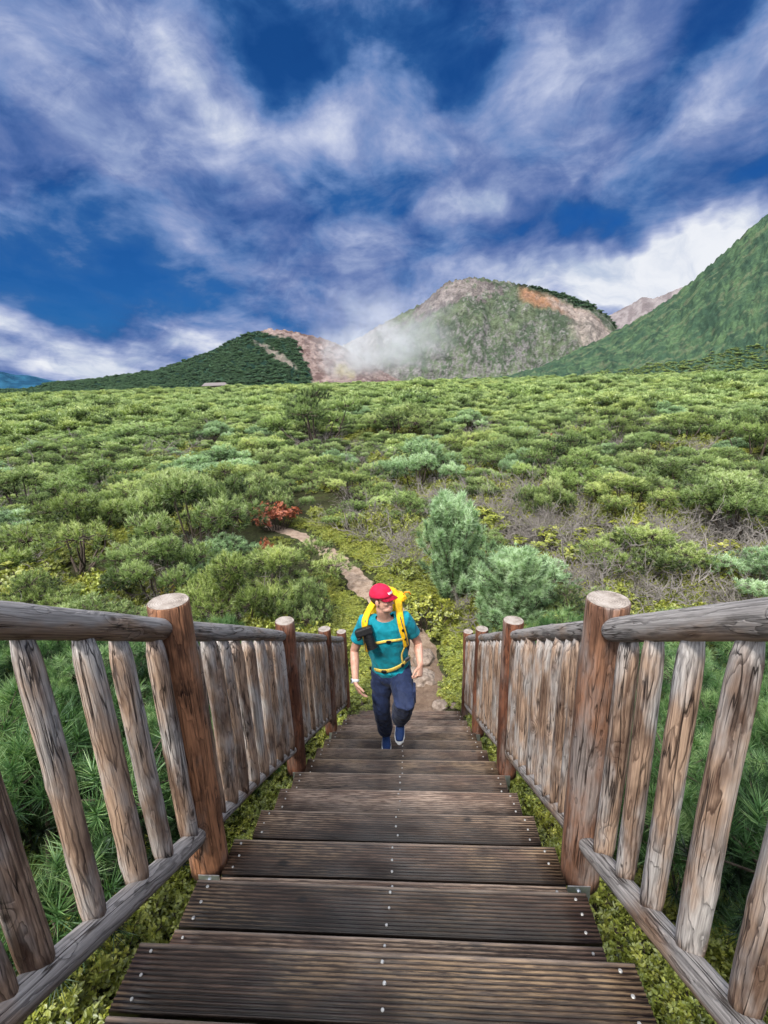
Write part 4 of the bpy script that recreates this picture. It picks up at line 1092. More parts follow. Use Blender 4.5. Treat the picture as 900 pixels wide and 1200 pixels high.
def spreading_pine(seed, H=1.5, Rr=1.3, limbs=8, subs=6, shoots=7, per=18, L=.085, w=.008, shoot=.11, gaps=0):
    """dwarf stone pine: crooked limbs that creep outwards and turn up into pads of shoots"""
    g = np.random.default_rng(seed); P = []; pos = []; dr = []
    for k in range(limbs):
        a = 2*np.pi*(k+g.uniform(-.3, .3))/limbs; rl = Rr*g.uniform(.5, 1.0); hl = H*g.uniform(.6, 1.0)*(1-.35*(rl/Rr)**2)
        n = 9; t = np.linspace(0, 1, n)
        rad = rl*(t**.85); z = hl*(.08*t+.92*t**1.7)*1.0
        wobx = np.cumsum(g.normal(0, .035, n))*rl; woby = np.cumsum(g.normal(0, .035, n))*rl
        pts = np.stack([np.cos(a)*rad+wobx, np.sin(a)*rad+woby, z-.05], 1)
        P.append((pts, .034*Rr/1.3*(1-.72*t)))
        for s in range(subs):
            tt = g.uniform(.35, 1.0) if s else 1.0
            i = min(int(tt*(n-1)), n-2); f = tt*(n-1)-i; b = pts[i]*(1-f)+pts[i+1]*f
            d = np.array([np.cos(a+g.normal(0, .9)), np.sin(a+g.normal(0, .9)), g.uniform(.15, .9)])
            q, dd = bend(b, d, Rr*g.uniform(.18, .42), 1.1, g, 5)
            q[:, 2] = np.minimum(q[:, 2], H*1.03)
            P.append((q, .012*Rr/1.3*(1-.6*np.linspace(0, 1, 6))))
            for c in range(shoots):
                if g.random() < gaps: continue
                ti = g.uniform(.25, 1); i2 = min(int(ti*5), 4); e = q[i2]+(q[i2+1]-q[i2])*(ti*5-i2)
                d2 = unit(np.array([g.normal(0, .75), g.normal(0, .75), 1.0])+.35*unit(q[-1]-q[0]))
                l2 = g.uniform(.06, .20)*Rr/1.3; tip = e+d2*l2
                P.append((np.array([e, (e+tip)/2, tip]), np.array([.006, .005, .003])*Rr/1.3))
                pos.append(tip); dr.append(d2)
    pos = np.array(pos); dr = np.array(dr)
    return P, pos, dr
def puff_pine(seed, H=1.5, Rr=1.3, puffs=10, shoots=80, flat=.75):
    """dwarf pine whose crooked limbs each carry a rounded cushion of shoots; every shoot gets a tone from its place in the cushion"""
    g = np.random.default_rng(seed); P = []; pos = []; dr = []; tn = []
    for k in range(puffs):
        if k < puffs*.62: a = 2*np.pi*(k+g.uniform(-.3, .3))/(puffs*.62); rl = Rr*g.uniform(.58, .80); hl = H*g.uniform(.42, .72)
        else: a = g.random()*6.283; rl = Rr*g.uniform(.05, .42); hl = H*g.uniform(.62, .86)
        pr = Rr*g.uniform(.26, .40); n = 8; t = np.linspace(0, 1, n)
        pts = np.stack([np.cos(a)*rl*t**.8+np.cumsum(g.normal(0, .03, n))*rl, np.sin(a)*rl*t**.8+np.cumsum(g.normal(0, .03, n))*rl, hl*t**1.6-.05], 1)
        P.append((pts, .034*Rr/1.3*(1-.68*t)))
        c = pts[-1]; tone0 = g.normal(0, .13)
        i = np.arange(shoots)+.5; ph = i*2.39996+g.random()*6; cz = 1-i/shoots*1.25
        d = np.stack([np.sqrt(np.maximum(0, 1-cz**2))*np.cos(ph), np.sqrt(np.maximum(0, 1-cz**2))*np.sin(ph), cz], 1)
        d = unit(d+g.normal(0, .22, d.shape)); rr = pr*(.80+.28*g.random((shoots, 1)))*(1+.35*np.array([[noise3(q*1.7+k)] for q in d]))
        rr = rr*np.where(g.random((shoots, 1)) < .3, .62, 1.0)
        q = c+d*rr*np.array([1, 1, flat])
        dd = unit(d*.8+np.array([0, 0, .75])+g.normal(0, .2, d.shape))
        for e in range(0, shoots, 3): P.append((np.array([c, c+(q[e]-c)*.55+g.normal(0, .02, 3), q[e]]), np.array([.011, .007, .003])*Rr/1.3))
        pos.append(q); dr.append(dd); tn.append(np.clip(.26+.36*d[:, 2]+.22*(q[:, 2]/H-.5)+.12*(rr[:, 0]/pr-1)+tone0+g.normal(0, .06, shoots), .02, .92))  # shading painted into the tint: cushion tops lighter, undersides darker
    return P, np.concatenate(pos), np.concatenate(dr), np.concatenate(tn)
def upright_pine(seed, H=1.9, Rr=.65, whorls=11, per_whorl=7, shoots=9):
    g = np.random.default_rng(seed); P = []; pos = []; dr = []
    trunk, _ = bend((0, 0, -.1), (0, 0, 1), H*.96, .2, g, 8, .12)
    P.append((trunk, .045*(1-.85*np.linspace(0, 1, 9))))
    for k in range(whorls):
        f = (k+.5)/whorls; h = f*.93
        i = min(int(h*8), 7); b = trunk[i]+(trunk[i+1]-trunk[i])*(h*8-i)
        prof = (math.sin(math.pi*min(1, (f*.82+.16)))**.8)*Rr
        for m in range(per_whorl):
            a = 2*np.pi*(m+.5*(k % 2)+g.uniform(-.3, .3))/per_whorl
            d = np.array([np.cos(a), np.sin(a), g.uniform(.1, .6)+f*.5])
            q, dd = bend(b, d, prof*g.uniform(.62, 1.32), 1.1, g, 5, .2)
            P.append((q, .011*(1-.65*np.linspace(0, 1, 6))))
            for c in range(shoots):
                ti = 1-.75*g.random()**1.5; i2 = min(int(ti*5), 4); e = q[i2]+(q[i2+1]-q[i2])*(ti*5-i2)
                d2 = unit(np.array([g.normal(0, .45), g.normal(0, .45), 1.1])+.75*dd)
                tip = e+d2*g.uniform(.04, .19)
                P.append((np.array([e, tip]), np.array([.005, .003]))); pos.append(tip); dr.append(d2)
    for c in range(22):
        d2 = unit(np.array([g.normal(0, .25), g.normal(0, .25), 1])); pos.append(trunk[-1]+d2*g.uniform(.0, .28)); dr.append(d2)
    return P, np.array(pos), np.array(dr)
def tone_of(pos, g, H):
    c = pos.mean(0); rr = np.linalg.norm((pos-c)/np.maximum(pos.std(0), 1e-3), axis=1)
    t = .30+.26*np.clip(pos[:, 2]/H, 0, 1.1)+.07*np.clip(rr-1, -1, 1.5)+g.normal(0, .11, len(pos))  # occlusion painted in: higher and outer shoots get a lighter tone
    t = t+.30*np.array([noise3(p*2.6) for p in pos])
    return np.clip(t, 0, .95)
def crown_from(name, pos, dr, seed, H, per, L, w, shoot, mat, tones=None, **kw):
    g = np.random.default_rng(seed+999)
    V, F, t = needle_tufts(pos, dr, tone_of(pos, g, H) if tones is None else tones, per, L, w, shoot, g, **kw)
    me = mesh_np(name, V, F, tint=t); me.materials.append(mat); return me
def trunk_from(name, P, mat, segs=5):
    V, F = tubes(P, segs); me = mesh_np(name, V, F, True); me.materials.append(mat); return me
def blades(pos, nrm, L, w, g, tone, per=7, up=.35):
    """rosettes of broad leaves: folded diamond leaves around each twig end"""
    N = len(pos); nrm = unit(nrm); az = g.random((N, per))*2*np.pi
    ref = np.where(np.abs(nrm[:, 2:3]) > .9, np.array([[1., 0, 0]]), np.array([[0, 0, 1.]]))
    A = unit(np.cross(nrm, ref)); B = np.cross(nrm, A)
    rd = A[:, None]*np.cos(az)[..., None]+B[:, None]*np.sin(az)[..., None]
    el = up+g.normal(0, .25, (N, per, 1))
    d = unit(rd+nrm[:, None]*el); s = unit(np.cross(nrm[:, None]+0*d, d)); nn = np.cross(d, s)
    l = L*(.7+.6*g.random((N, per, 1))); b = pos[:, None]+d*.006
    mid = b+d*l*.55; tip = b+d*l-nn*l*.12; ww = w*(.8+.4*g.random((N, per, 1)))
    V = np.stack([b, mid+s*ww*.5+nn*ww*.18, tip, mid-s*ww*.5+nn*ww*.18], 2).reshape(-1, 3)
    i = np.arange(N*per)*4
    F = np.concatenate([np.stack([i, i+1, i+2], 1), np.stack([i, i+2, i+3], 1)])
    t = tone[:, None]+g.normal(0, .10, (N, per))
    return V, F, np.clip(np.repeat(t.reshape(-1), 4), 0, 1)
def leafy_shrub(seed, H=.6, Rr=.5, stems=26, twigs=9, L=.055, w=.03, per=7):
    g = np.random.default_rng(seed); P = []; pos = []; dr = []
    for k in range(stems):
        a = g.random()*6.283; rr = Rr*np.sqrt(g.random()); hh = H*g.uniform(.7, 1)*(1-.45*(rr/Rr)**2)
        top = np.array([np.cos(a)*rr, np.sin(a)*rr, hh]); base = np.array([top[0]*.35, top[1]*.35, -.03])
        mid = (base+top)/2+g.normal(0, .05, 3)
        P.append((np.array([base, mid, top]), np.array([.010, .007, .003])))
        for c in range(twigs):
            e = mid+(top-mid)*g.uniform(.2, 1); d = unit(np.array([g.normal(0, .6), g.normal(0, .6), 1])+.5*np.array([top[0], top[1], 0])/Rr)
            tip = e+d*g.uniform(.03, .13); P.append((np.array([e, tip]), np.array([.004, .002]))); pos.append(tip); dr.append(d)
    return P, np.array(pos), np.array(dr)
def bare_thicket(seed, H=.5, Rr=.9, stems=16, segs=4):
    g = np.random.default_rng(seed); P = []
    for k in range(stems):
        a = g.random()*6.283; d = (np.cos(a), np.sin(a), g.uniform(.05, .7)*H/.5)
        b = (g.normal(0, Rr*.22), g.normal(0, Rr*.22), -.03)
        L = Rr*g.uniform(.6, 1.15); q, dd = bend(b, d, L, -.25, g, 8, .5); q[:, 2] = np.clip(q[:, 2], -.02, H)
        P.append((q, g.uniform(.009, .017)*(1-.75*np.linspace(0, 1, 9))))
        for c in range(9):
            i = g.integers(2, 9); d2 = unit(q[i]-q[i-1])+g.normal(0, .65, 3)+np.array([0, 0, .25])
            q2, d3 = bend(q[i], d2, L*g.uniform(.16, .42), .1, g, 4, .5); P.append((q2, .0055*(1-.65*np.linspace(0, 1, 5))))
            for e in range(3):
                j = g.integers(1, 5); q3, _ = bend(q2[j], unit(d3+g.normal(0, .8, 3)), L*g.uniform(.08, .2), .1, g, 3, .5); P.append((q3, .0032*(1-.5*np.linspace(0, 1, 4))))
    V, F = tubes(P, segs); return V, F

PROTO = {}
def proto(key, builder, H, Rr, per, L, w, shoot, mat, seed, **kw):
    P, pos, dr = builder[:3]
    if len(builder) > 3: kw['tones'] = builder[3]
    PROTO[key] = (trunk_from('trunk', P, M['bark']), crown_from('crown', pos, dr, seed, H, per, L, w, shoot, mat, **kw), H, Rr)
# close to the steps: long fine needles
for i in range(3):
    proto(('near', i), puff_pine(20+i, 1.0, .85, 10, 46), 1.0, .85, 60, .100, .0052, .07, M['pine_vivid'], 20+i, a0=25, a1=88)
# middle distance, several habits
for i in range(4):
    proto(('mid', i), puff_pine(40+i, 1.5, 1.3, 10, 100), 1.5, 1.3, 26, .090, .0125, .08, M['pine'], 40+i)
for i in range(3):
    proto(('open', i), puff_pine(60+i, 1.7, 1.5, 8, 90, .55), 1.7, 1.5, 26, .095, .013, .08, M['pine'], 60+i)
for i in range(2):
    proto(('blue', i), upright_pine(80+i, 1.95, .75, 12, 9, 13), 1.95, .75, 46, .098, .0088, .09, M['pine_blue'], 80+i, a0=15, a1=80)
for i in range(2):
    proto(('midblue', i), puff_pine(90+i, 1.4, 1.1, 11, 90), 1.4, 1.1, 26, .085, .012, .08, M['pine_blue'], 90+i)
for i in range(4):
    proto(('far', i), puff_pine(110+i, 1.4, 1.4, 9+i, 55), 1.4, 1.4, 8, .19, .05, .12, M['pine'], 110+i)
def leaf_proto(key, seed, mat, H, Rr, **kw):
    P, pos, dr = leafy_shrub(seed, H, Rr, **kw); g = np.random.default_rng(seed)
    V, F, t = blades(pos, dr, kw.get('L', .055), kw.get('w', .03), g, np.clip(.40+.35*(pos[:, 2]/H-.5)+g.normal(0, .10, len(pos)), 0, 1), kw.get('per', 7))  # lower leaves tinted darker, shade painted into the colour
    me = mesh_np('crown', V, F, tint=t); me.materials.append(mat)
    PROTO[key] = (trunk_from('stems', P, M['bark']), me, H, Rr)
for i in range(3): leaf_proto(('leafy', i), 200+i, M['shrub_leaf'], .6, .55)
for i in range(2): leaf_proto(('red', i), 220+i, M['red_leaf'], .9, .6, stems=34, twigs=12, L=.06, w=.034)
leaf_proto(('yellow', 0), 230, M['yellow_leaf'], .7, .4, stems=12, twigs=7, L=.05, w=.03)
DEAD = []
for i in range(3):
    V, F = bare_thicket(300+i); me = mesh_np('dead_thicket', V, F, True); me.materials.append(M['dead']); DEAD.append(me)

def plant(name, key, x, y, H, Rr, rz, label, cat, group=None, sink=.04):
    tr, cr, h0, r0 = PROTO[key]
    z = float(ground(x, y))-sink
    t = empty(name, (x, y, z), rz); t.scale = (Rr/r0, Rr/r0, H/h0)
    tag(t, label, cat, group)
    o = bpy.data.objects.new('stems' if name != 'dwarf_pine' else 'trunk', tr); COL.objects.link(o); o.parent = t
    o = bpy.data.objects.new('crown', cr); COL.objects.link(o); o.parent = t
    return t
def to_ground(px, py):
    d = ray(px, py); s = .5
    while s < 900:
        p = CAM+d*s
        if p[2] < float(ground(p[0], p[1])): return p
        s *= 1.006; s += .01
    return CAM+d*900
PLACED = []   # x, y, radius
def placed_px(name, key, px, base, top, width, label, cat, group=None, rz=None):
    p = to_ground(px, base); dist = np.linalg.norm(p-CAM)
    t = ony(px, top, p[1]); H = max(.25, t[2]-float(ground(p[0], p[1])))
    Rr = width/2/F_PX*((p-CAM)@FWD)
    lim = 2.9 if key[0] == 'blue' else 1.6
    while H > lim*Rr and key[0] not in ('red', 'yellow', 'leafy') and base > top+8:
        base -= 2; p = to_ground(px, base); t = ony(px, top, p[1]); H = max(.25, t[2]-float(ground(p[0], p[1]))); Rr = width/2/F_PX*((p-CAM)@FWD)
    PLACED.append((p[0], p[1], Rr))
    return plant(name, key, p[0], p[1], H, Rr, random.uniform(0, 6.28) if rz is None else rz, label, cat, group)
PX = placed_px
# named plants, each where the photograph has it (pixel of its foot, top and width)
PX('dwarf_pine', ('blue', 0), 531, 702, 578, 96, 'tall pale blue-green young pine standing right of the path, farther of the pale pair', 'pine')
PX('dwarf_pine', ('blue', 1), 594, 752, 640, 108, 'pale blue-green bushy pine just behind the right railing, nearer of the pale pair', 'pine')
PX('dwarf_pine', ('open', 0), 92, 672, 572, 165, 'spreading green pine with a crooked dark trunk in the scrub left of the path', 'pine')
PX('dwarf_pine', ('mid', 0), 236, 655, 552, 150, 'broad bright green dwarf pine beside the red shrub, left of the path', 'pine')
PX('dwarf_pine', ('mid', 1), 282, 745, 640, 130, 'full green dwarf pine rising behind the left railing next to its tallest post', 'pine')
PX('dwarf_pine', ('mid', 2), 352, 752, 682, 80, 'light green dwarf pine behind the far end of the left railing, by the path', 'pine')
PX('dwarf_pine', ('open', 1), 372, 524, 452, 120, 'dark flat-topped pine with bare lower limbs, standing out on the skyline below the hill', 'pine')
PX('dwarf_pine', ('open', 2), 800, 524, 478, 110, 'umbrella-shaped pine with dark bare branches below, far to the right on the plain', 'pine')
PX('dwarf_pine', ('open', 0), 716, 524, 474, 66, 'thin open pine with a forked dark trunk in the middle of the plain', 'pine')
PX('dwarf_pine', ('mid', 3), 868, 628, 556, 150, 'dense vivid green dwarf pine above the right top rail at the edge of the view', 'pine')
PX('dwarf_pine', ('midblue', 0), 605, 568, 524, 50, 'small round blue-green pine alone among dark twigs right of the path', 'pine')
PX('dwarf_pine', ('midblue', 1), 492, 572, 514, 100, 'silvery green spreading pine in mid plain straight beyond the hiker', 'pine')
PX('dwarf_pine', ('mid', 1), 118, 588, 536, 120, 'rounded yellow-green pine behind the crooked-trunk pine on the left', 'pine')
PX('dwarf_pine', ('midblue', 0), 245, 566, 524, 110, 'wide blue-green pine left of the path behind the broad bright one', 'pine')
PX('dwarf_pine', ('mid', 3), 640, 628, 560, 70, 'sparse pine leaning over grey dead branches right of the two pale pines', 'pine')
PX('dwarf_pine', ('open', 1), 884, 548, 478, 90, 'dark spreading pine with exposed branches at the far right of the plain', 'pine')
PX('dwarf_pine', ('mid', 0), 735, 606, 556, 110, 'mid green dwarf pine behind the yellow-green mat right of the steps', 'pine')
PX('autumn_shrub', ('red', 0), 325, 622, 584, 54, 'russet red shrub at the bend where the path disappears', 'shrub')
PX('autumn_shrub', ('red', 1), 357, 562, 546, 18, 'small red shrub far up the plain beyond the path', 'shrub')
PX('autumn_shrub', ('red', 0), 643, 522, 506, 16, 'tiny orange shrub among the pines of the right-hand plain', 'shrub')
PX('autumn_shrub', ('yellow', 0), 203, 712, 672, 26, 'yellow-leaved sapling behind the orange-brown post of the left railing', 'shrub')
PX('autumn_shrub', ('red', 1), 315, 668, 626, 20, 'orange-leaved little shrub low at the left edge of the path', 'shrub')
PX('dwarf_pine', ('mid', 2), 300, 612, 556, 90, 'light green dwarf pine behind the red shrub', 'pine')
PX('dwarf_pine', ('open', 2), 30, 600, 545, 110, 'dull green spreading pine at the far left behind the crooked-trunk pine', 'pine')
PX('dwarf_pine', ('mid', 0), 190, 706, 628, 120, 'dwarf pine directly behind the orange-brown post', 'pine')
PX('dwarf_pine', ('mid', 1), 800, 586, 536, 120, 'mid green pine with dark branches between the umbrella-shaped pine and the vivid one', 'pine')
PX('dwarf_pine', ('open', 1), 660, 566, 508, 110, 'spreading pine with an orange sprig beside it, right of the small round blue-green pine', 'pine')
PX('dwarf_pine', ('mid', 3), 160, 532, 498, 130, 'broad dark green pine far left beyond the wide blue-green one', 'pine')
PX('dwarf_pine', ('mid', 2), 470, 512, 474, 90, 'round green pine far out in the middle of the plain', 'pine')
for a in ((28, 700, 652, 110, 'yellow-green leafy shrub above the left top rail at the edge of the view'), (128, 716, 672, 80, 'yellow-green leafy shrub between the crooked-trunk pine and the left top rail'), (246, 716, 684, 60, 'low yellow-green shrub just right of the orange-brown post'),
          (478, 680, 652, 50, 'olive leafy shrub left of the farther pale pine, beside the path'), (500, 735, 700, 80, 'dense olive shrub between the hiker and the nearer pale pine'), (660, 650, 622, 110, 'yellow-green mat shrub right of the nearer pale pine'), (750, 640, 616, 120, 'yellow-green leafy shrub above the grey brushwood on the right'), (850, 664, 634, 110, 'yellow-green leafy shrub above the right top rail, below the vivid pine'), (560, 618, 596, 90, 'flat yellow-green shrub behind the farther pale pine')):
    PX('leafy_shrub', ('leafy', a[0] % 3), *a, 'shrub')
NAMED = len(PLACED)

# bare grey thickets lying between the pines
DT = [(700, 664, 190, 'grey tangle of dead branches behind the right top rail'), (610, 612, 120, 'mat of dead grey twigs between the pale pine and the plain'), (830, 676, 170, 'grey dead brushwood above the right railing at the edge of the view'),
      (420, 585, 90, 'low patch of bare grey twigs right of the red shrub'), (350, 530, 80, 'bare grey brush under the dark flat-topped pine'), (500, 590, 110, 'dead grey branches at the foot of the silvery pine'),
      (170, 540, 110, 'dark bare brush between pines far left of the path'), (660, 520, 60, 'bare brush beside the thin open pine'), (760, 530, 120, 'wide band of dead branches below the umbrella-shaped pine'), (90, 530, 90, 'dead brushwood far off at the left of the plain'),
      (30, 690, 120, 'dry twigs behind the left top rail'), (740, 690, 200, 'nearest dead twigs behind the grey-brown post of the right railing'), (560, 560, 70, 'sparse dead twigs left of the small round blue-green pine'), (170, 660, 70, 'dead grey branch fork beside the crooked-trunk pine')]
for i, (px, py, wpx, lab) in enumerate(DT):
    p = to_ground(px, py); Rr = wpx/2/F_PX*((p-CAM)@FWD)
    o = bpy.data.objects.new('dead_thicket', DEAD[i % 3]); COL.objects.link(o)
    o.location = (p[0], p[1], p[2]-.02); o.rotation_euler = (0, 0, random.uniform(0, 6.28)); s = Rr/.9; o.scale = (s, s, .7*s+.35)
    tag(o, lab, 'dead brush')

# ------------------------------------------------------------------ dwarf pines over the plain and the bank
ppx, ppy = pj(np.c_[PATH[1:], ground(PATH[1:, 0], PATH[1:, 1])])
cand = []
def ok_spot(x, y, H, Rr, sep):
    if y < 19 and path_dist(x, y) < Rr*.8+.45: return False
    if y < 6.6 and abs(x) < 1.10+Rr*1.05: return False
    if y < 9 and abs(x-.3) < 1.2: return False
    for (a, b, c) in PLACED:
        if (a-x)**2+(b-y)**2 < (sep*(c+Rr))**2: return False
    if 5 < y < 19:      # keep the sight line to the path open
        q = np.array([[x, y, float(ground(x, y))+h] for h in np.linspace(0, H, 5)]); ax, ay = pj(q)
        rp = Rr*F_PX/((q[2]-CAM)@FWD)*.9
        for k in range(len(ppx)-4):
            for s in (0, .33, .66):
                cx = ppx[k]*(1-s)+ppx[k+1]*s; cyy = ppy[k]*(1-s)+ppy[k+1]*s
                if abs(ax[2]-cx) < rp+14 and ay[-1]-6 < cyy < ay[0]+4: return False
    return True
def in_view(x, y, m=60):
    a, b = pj(np.array([[x, y, float(ground(x, y))+.6]])); return -m < a[0] < 900+m and (b[0] < 1260)
g = np.random.default_rng(77)
n_near = n_plain = 0
def region_label(x, y):
    d = math.hypot(x, y)
    if y < 6.2: return ('green dwarf pine on the bank seen through the left railing', 'dwarf pines on the bank left of the steps') if x < 0 else ('green dwarf pine on the bank seen through the right railing', 'dwarf pines on the bank right of the steps')
    pxx = np.interp(y, PATH[:, 1], PATH[:, 0]) if y < 20 else -.28*y
    side = 'left' if x < pxx else 'right'
    if d < 22: return (f'green dwarf pine among low leafy scrub on the near plain, {side} of the path', f'dwarf pines on the near plain {side} of the path')
    if d < 42: return (f'rounded dwarf pine in the middle of the plain, {side} of the line of the path', f'dwarf pines in the middle of the plain {side} of the path')
    return (f'small distant dwarf pine far out on the plain, {side} half', f'distant dwarf pines on the plain, {side} half')
def add_pine(x, y, key, H, Rr):
    lab, grp = region_label(x, y)
    plant('dwarf_pine', key, x, y, H, Rr, g.random()*6.28, lab, 'pine', grp); PLACED.append((x, y, Rr))
# bank on both sides of the stairs
for tries in range(4000):
    if n_near >= 84: break
    x = g.uniform(-7.5, 7.5); y = g.uniform(.6, 6.4)
    Rr = g.uniform(.55, 1.05); H = g.uniform(.6, .95) if abs(x) < 1.9 else g.uniform(.95, 1.55)
    if not in_view(x, y, 120) or not ok_spot(x, y, H, Rr, .46): continue
    add_pine(x, y, ('near', int(g.integers(0, 3))), H, Rr); n_near += 1
n_tot = n_near
for tries in range(30000):
    if n_plain >= 190: break
    d = 7*math.exp(g.random()*math.log(7.5)); a = g.uniform(-.80, .72); x = d*math.sin(a); y = d*math.cos(a)
    if y < 6.4: continue
    # the near ground right of the path is an open mat of low shrubs
    dens = 1.0
    if x > -1 and y < 18 and x < 13: dens = .12
    if g.random() > dens: continue
    Rr = g.uniform(.7, 1.6)*(1+d/130)
    if x < -1.5 and d < 24: Rr = g.uniform(1.1, 1.9)
    elif d < 12: Rr *= .85
    H = Rr*g.uniform(.75, 1.10)
    if not in_view(x, y) or not ok_spot(x, y, H, Rr, .60 if d > 14 else .56): continue
    r = g.random(); k = ('mid', int(g.integers(0, 4))) if r < .56 else ('open', int(g.integers(0, 3))) if r < .86 else ('midblue', int(g.integers(0, 2)))
    add_pine(x, y, k, H, Rr); n_plain += 1
print('pines', n_near, n_plain, 'named', NAMED)

# ------------------------------------------------------------------ uncountable scrub: instanced on points
def scatter(name, pts, rot, scl, idx, metas, label_kind='stuff'):
    me = bpy.data.meshes.new(name); me.vertices.add(len(pts)); me.vertices.foreach_set('co', np.asarray(pts, np.float32).ravel())
    for nm, typ, arr, fld in (('rot', 'FLOAT_VECTOR', rot, 'vector'), ('scl', 'FLOAT_VECTOR', scl, 'vector'), ('pick', 'INT', idx, 'value')):
        a = me.attributes.new(nm, typ, 'POINT'); a.data.foreach_set(fld, np.asarray(arr, np.int32 if typ == 'INT' else np.float32).ravel())
    o = bpy.data.objects.new(name, me); COL.objects.link(o)
    c = bpy.data.collections.new(name+'_kinds')
    for i, m in enumerate(metas): c.objects.link(bpy.data.objects.new(f'{name}_kind_{chr(97+i)}', m))
    ng = bpy.data.node_groups.new(name, 'GeometryNodeTree')
    ng.interface.new_socket('Geometry', in_out='INPUT', socket_type='NodeSocketGeometry'); ng.interface.new_socket('Geometry', in_out='OUTPUT', socket_type='NodeSocketGeometry')
    gi = ng.nodes.new('NodeGroupInput'); go = ng.nodes.new('NodeGroupOutput')
    ci = ng.nodes.new('GeometryNodeCollectionInfo'); ci.inputs['Collection'].default_value = c
    ci.inputs['Separate Children'].default_value = True; ci.inputs['Reset Children'].default_value = True
    ip = ng.nodes.new('GeometryNodeInstanceOnPoints'); ip.inputs['Pick Instance'].default_value = True
    def att(nm, t):
        n = ng.nodes.new('GeometryNodeInputNamedAttribute'); n.data_type = t; n.inputs['Name'].default_value = nm
        return n.outputs['Attribute']
    e2r = ng.nodes.new('FunctionNodeEulerToRotation')
    L = ng.links.new
    L(gi.outputs[0], ip.inputs['Points']); L(ci.outputs[0], ip.inputs['Instance']); L(att('pick', 'INT'), ip.inputs['Instance Index'])
    L(att('rot', 'FLOAT_VECTOR'), e2r.inputs[0]); L(e2r.outputs[0], ip.inputs['Rotation']); L(att('scl', 'FLOAT_VECTOR'), ip.inputs['Scale'])
    L(ip.outputs[0], go.inputs[0])
    md = o.modifiers.new('scatter', 'NODES'); md.node_group = ng
    tag(o, kind='stuff'); return o
def joined(parts):
    """one mesh from (mesh, material) pairs, tint kept"""
    bm = bmesh.new(); mats = []
    for m in parts:
        n0 = len(bm.faces); bm.from_mesh(m); bm.faces.ensure_lookup_table()
        mats.append(m.materials[0])
        for f in bm.faces[n0:]: f.material_index = len(mats)-1
    me = bpy.data.meshes.new('scrub'); bm.to_mesh(me); bm.free()
    for m in mats: me.materials.append(m)
    return me
farm = [joined(PROTO[('far', i)][:2]) for i in range(4)]
pts = []; rot = []; scl = []; idx = []
taken = np.array([(a, b, c) for a, b, c in PLACED])
def scatter_far(n, d0, d1, s0, s1, hs=(.6, 1.0)):
    for _ in range(n):
        d = math.sqrt(g.uniform(d0**2, d1**2)); a = g.uniform(-.82, .74); x = d*math.sin(a); y = d*math.cos(a)
        Rr = g.uniform(s0, s1)*(1.5 if g.random() < .06 else 1)
        if d < 75:
            if d < 22 and path_dist(x, y) < Rr+1.2: continue
            if np.any((taken[:, 0]-x)**2+(taken[:, 1]-y)**2 < (.62*(taken[:, 2]+Rr))**2): continue
        pts.append((x, y, float(ground(x, y))-.05)); rot.append((0, 0, g.random()*6.28)); s = Rr/1.4
        scl.append((s, s, s*g.uniform(*hs))); idx.append(int(g.integers(0, 4)))
scatter_far(1500, 22, 62, .6, 1.6)
scatter_far(4200, 60, 130, .9, 2.3)
scatter_far(7000, 128, 320, 1.6, 3.4)
scatter_far(5200, 315, 900, 2.6, 5.0, (.45, .75))
scatter('far_pine_scrub', pts, rot, scl, idx, farm)

# scrub and low forest on the mountain flanks, standing on their surfaces
def clothe(name, P, keep, n, s0, s1, key_):
    pts = []; rot = []; scl = []; idx = []
    ii, jj = np.nonzero(keep); sel = g.choice(len(ii), min(n, len(ii)), replace=len(ii) < n)
    for q in sel:
        i, j = ii[q], jj[q]; a, b_ = g.random(2); i2 = min(i+1, P.shape[0]-1); j2 = min(j+1, P.shape[1]-1)
        p = P[i, j]*(1-a)*(1-b_)+P[i2, j]*a*(1-b_)+P[i, j2]*(1-a)*b_+P[i2, j2]*a*b_
        s = g.uniform(s0, s1)/1.4*(1.6 if g.random() < .08 else 1); pts.append(p-np.array([0, 0, .15*s])); rot.append((0, 0, g.random()*6.28)); scl.append((s, s, s*g.uniform(.6, 1.1))); idx.append(int(g.integers(0, 4)))
    scatter(name, pts, rot, scl, idx, farm if key_ == 'slope' else dark)
M['hill_pine'] = foliage_mat('blue_green_hill_forest', [(.008, .024, .014), (.070, .145, .078), (.20, .30, .16)], hue_var=.15)
dark = []
for m_ in farm:
    m2 = m_.copy(); m2.materials[1] = M['hill_pine']; dark.append(m2)
for nm, key, n, s0, s1 in (('hill_forest', 'hill', 7000, 2.2, 5.0), ('slope_scrub', 'slope', 2600, .8, 2.4), ('dome_scrub', 'mountain', 900, 2.5, 5.5)):
    P, tint, Vv = MTN[key]; gr = tint[..., 1]-np.maximum(tint[..., 0], tint[..., 2])
    keep = (gr > .012) & (Vv < 1.02) & (Vv > .02)
    if key == 'mountain': keep &= (Vv > .80) & (tint[..., 1] < .06)
    if key == 'slope': keep &= Vv < .16
    clothe(nm, P, keep, n, s0, s1, key)

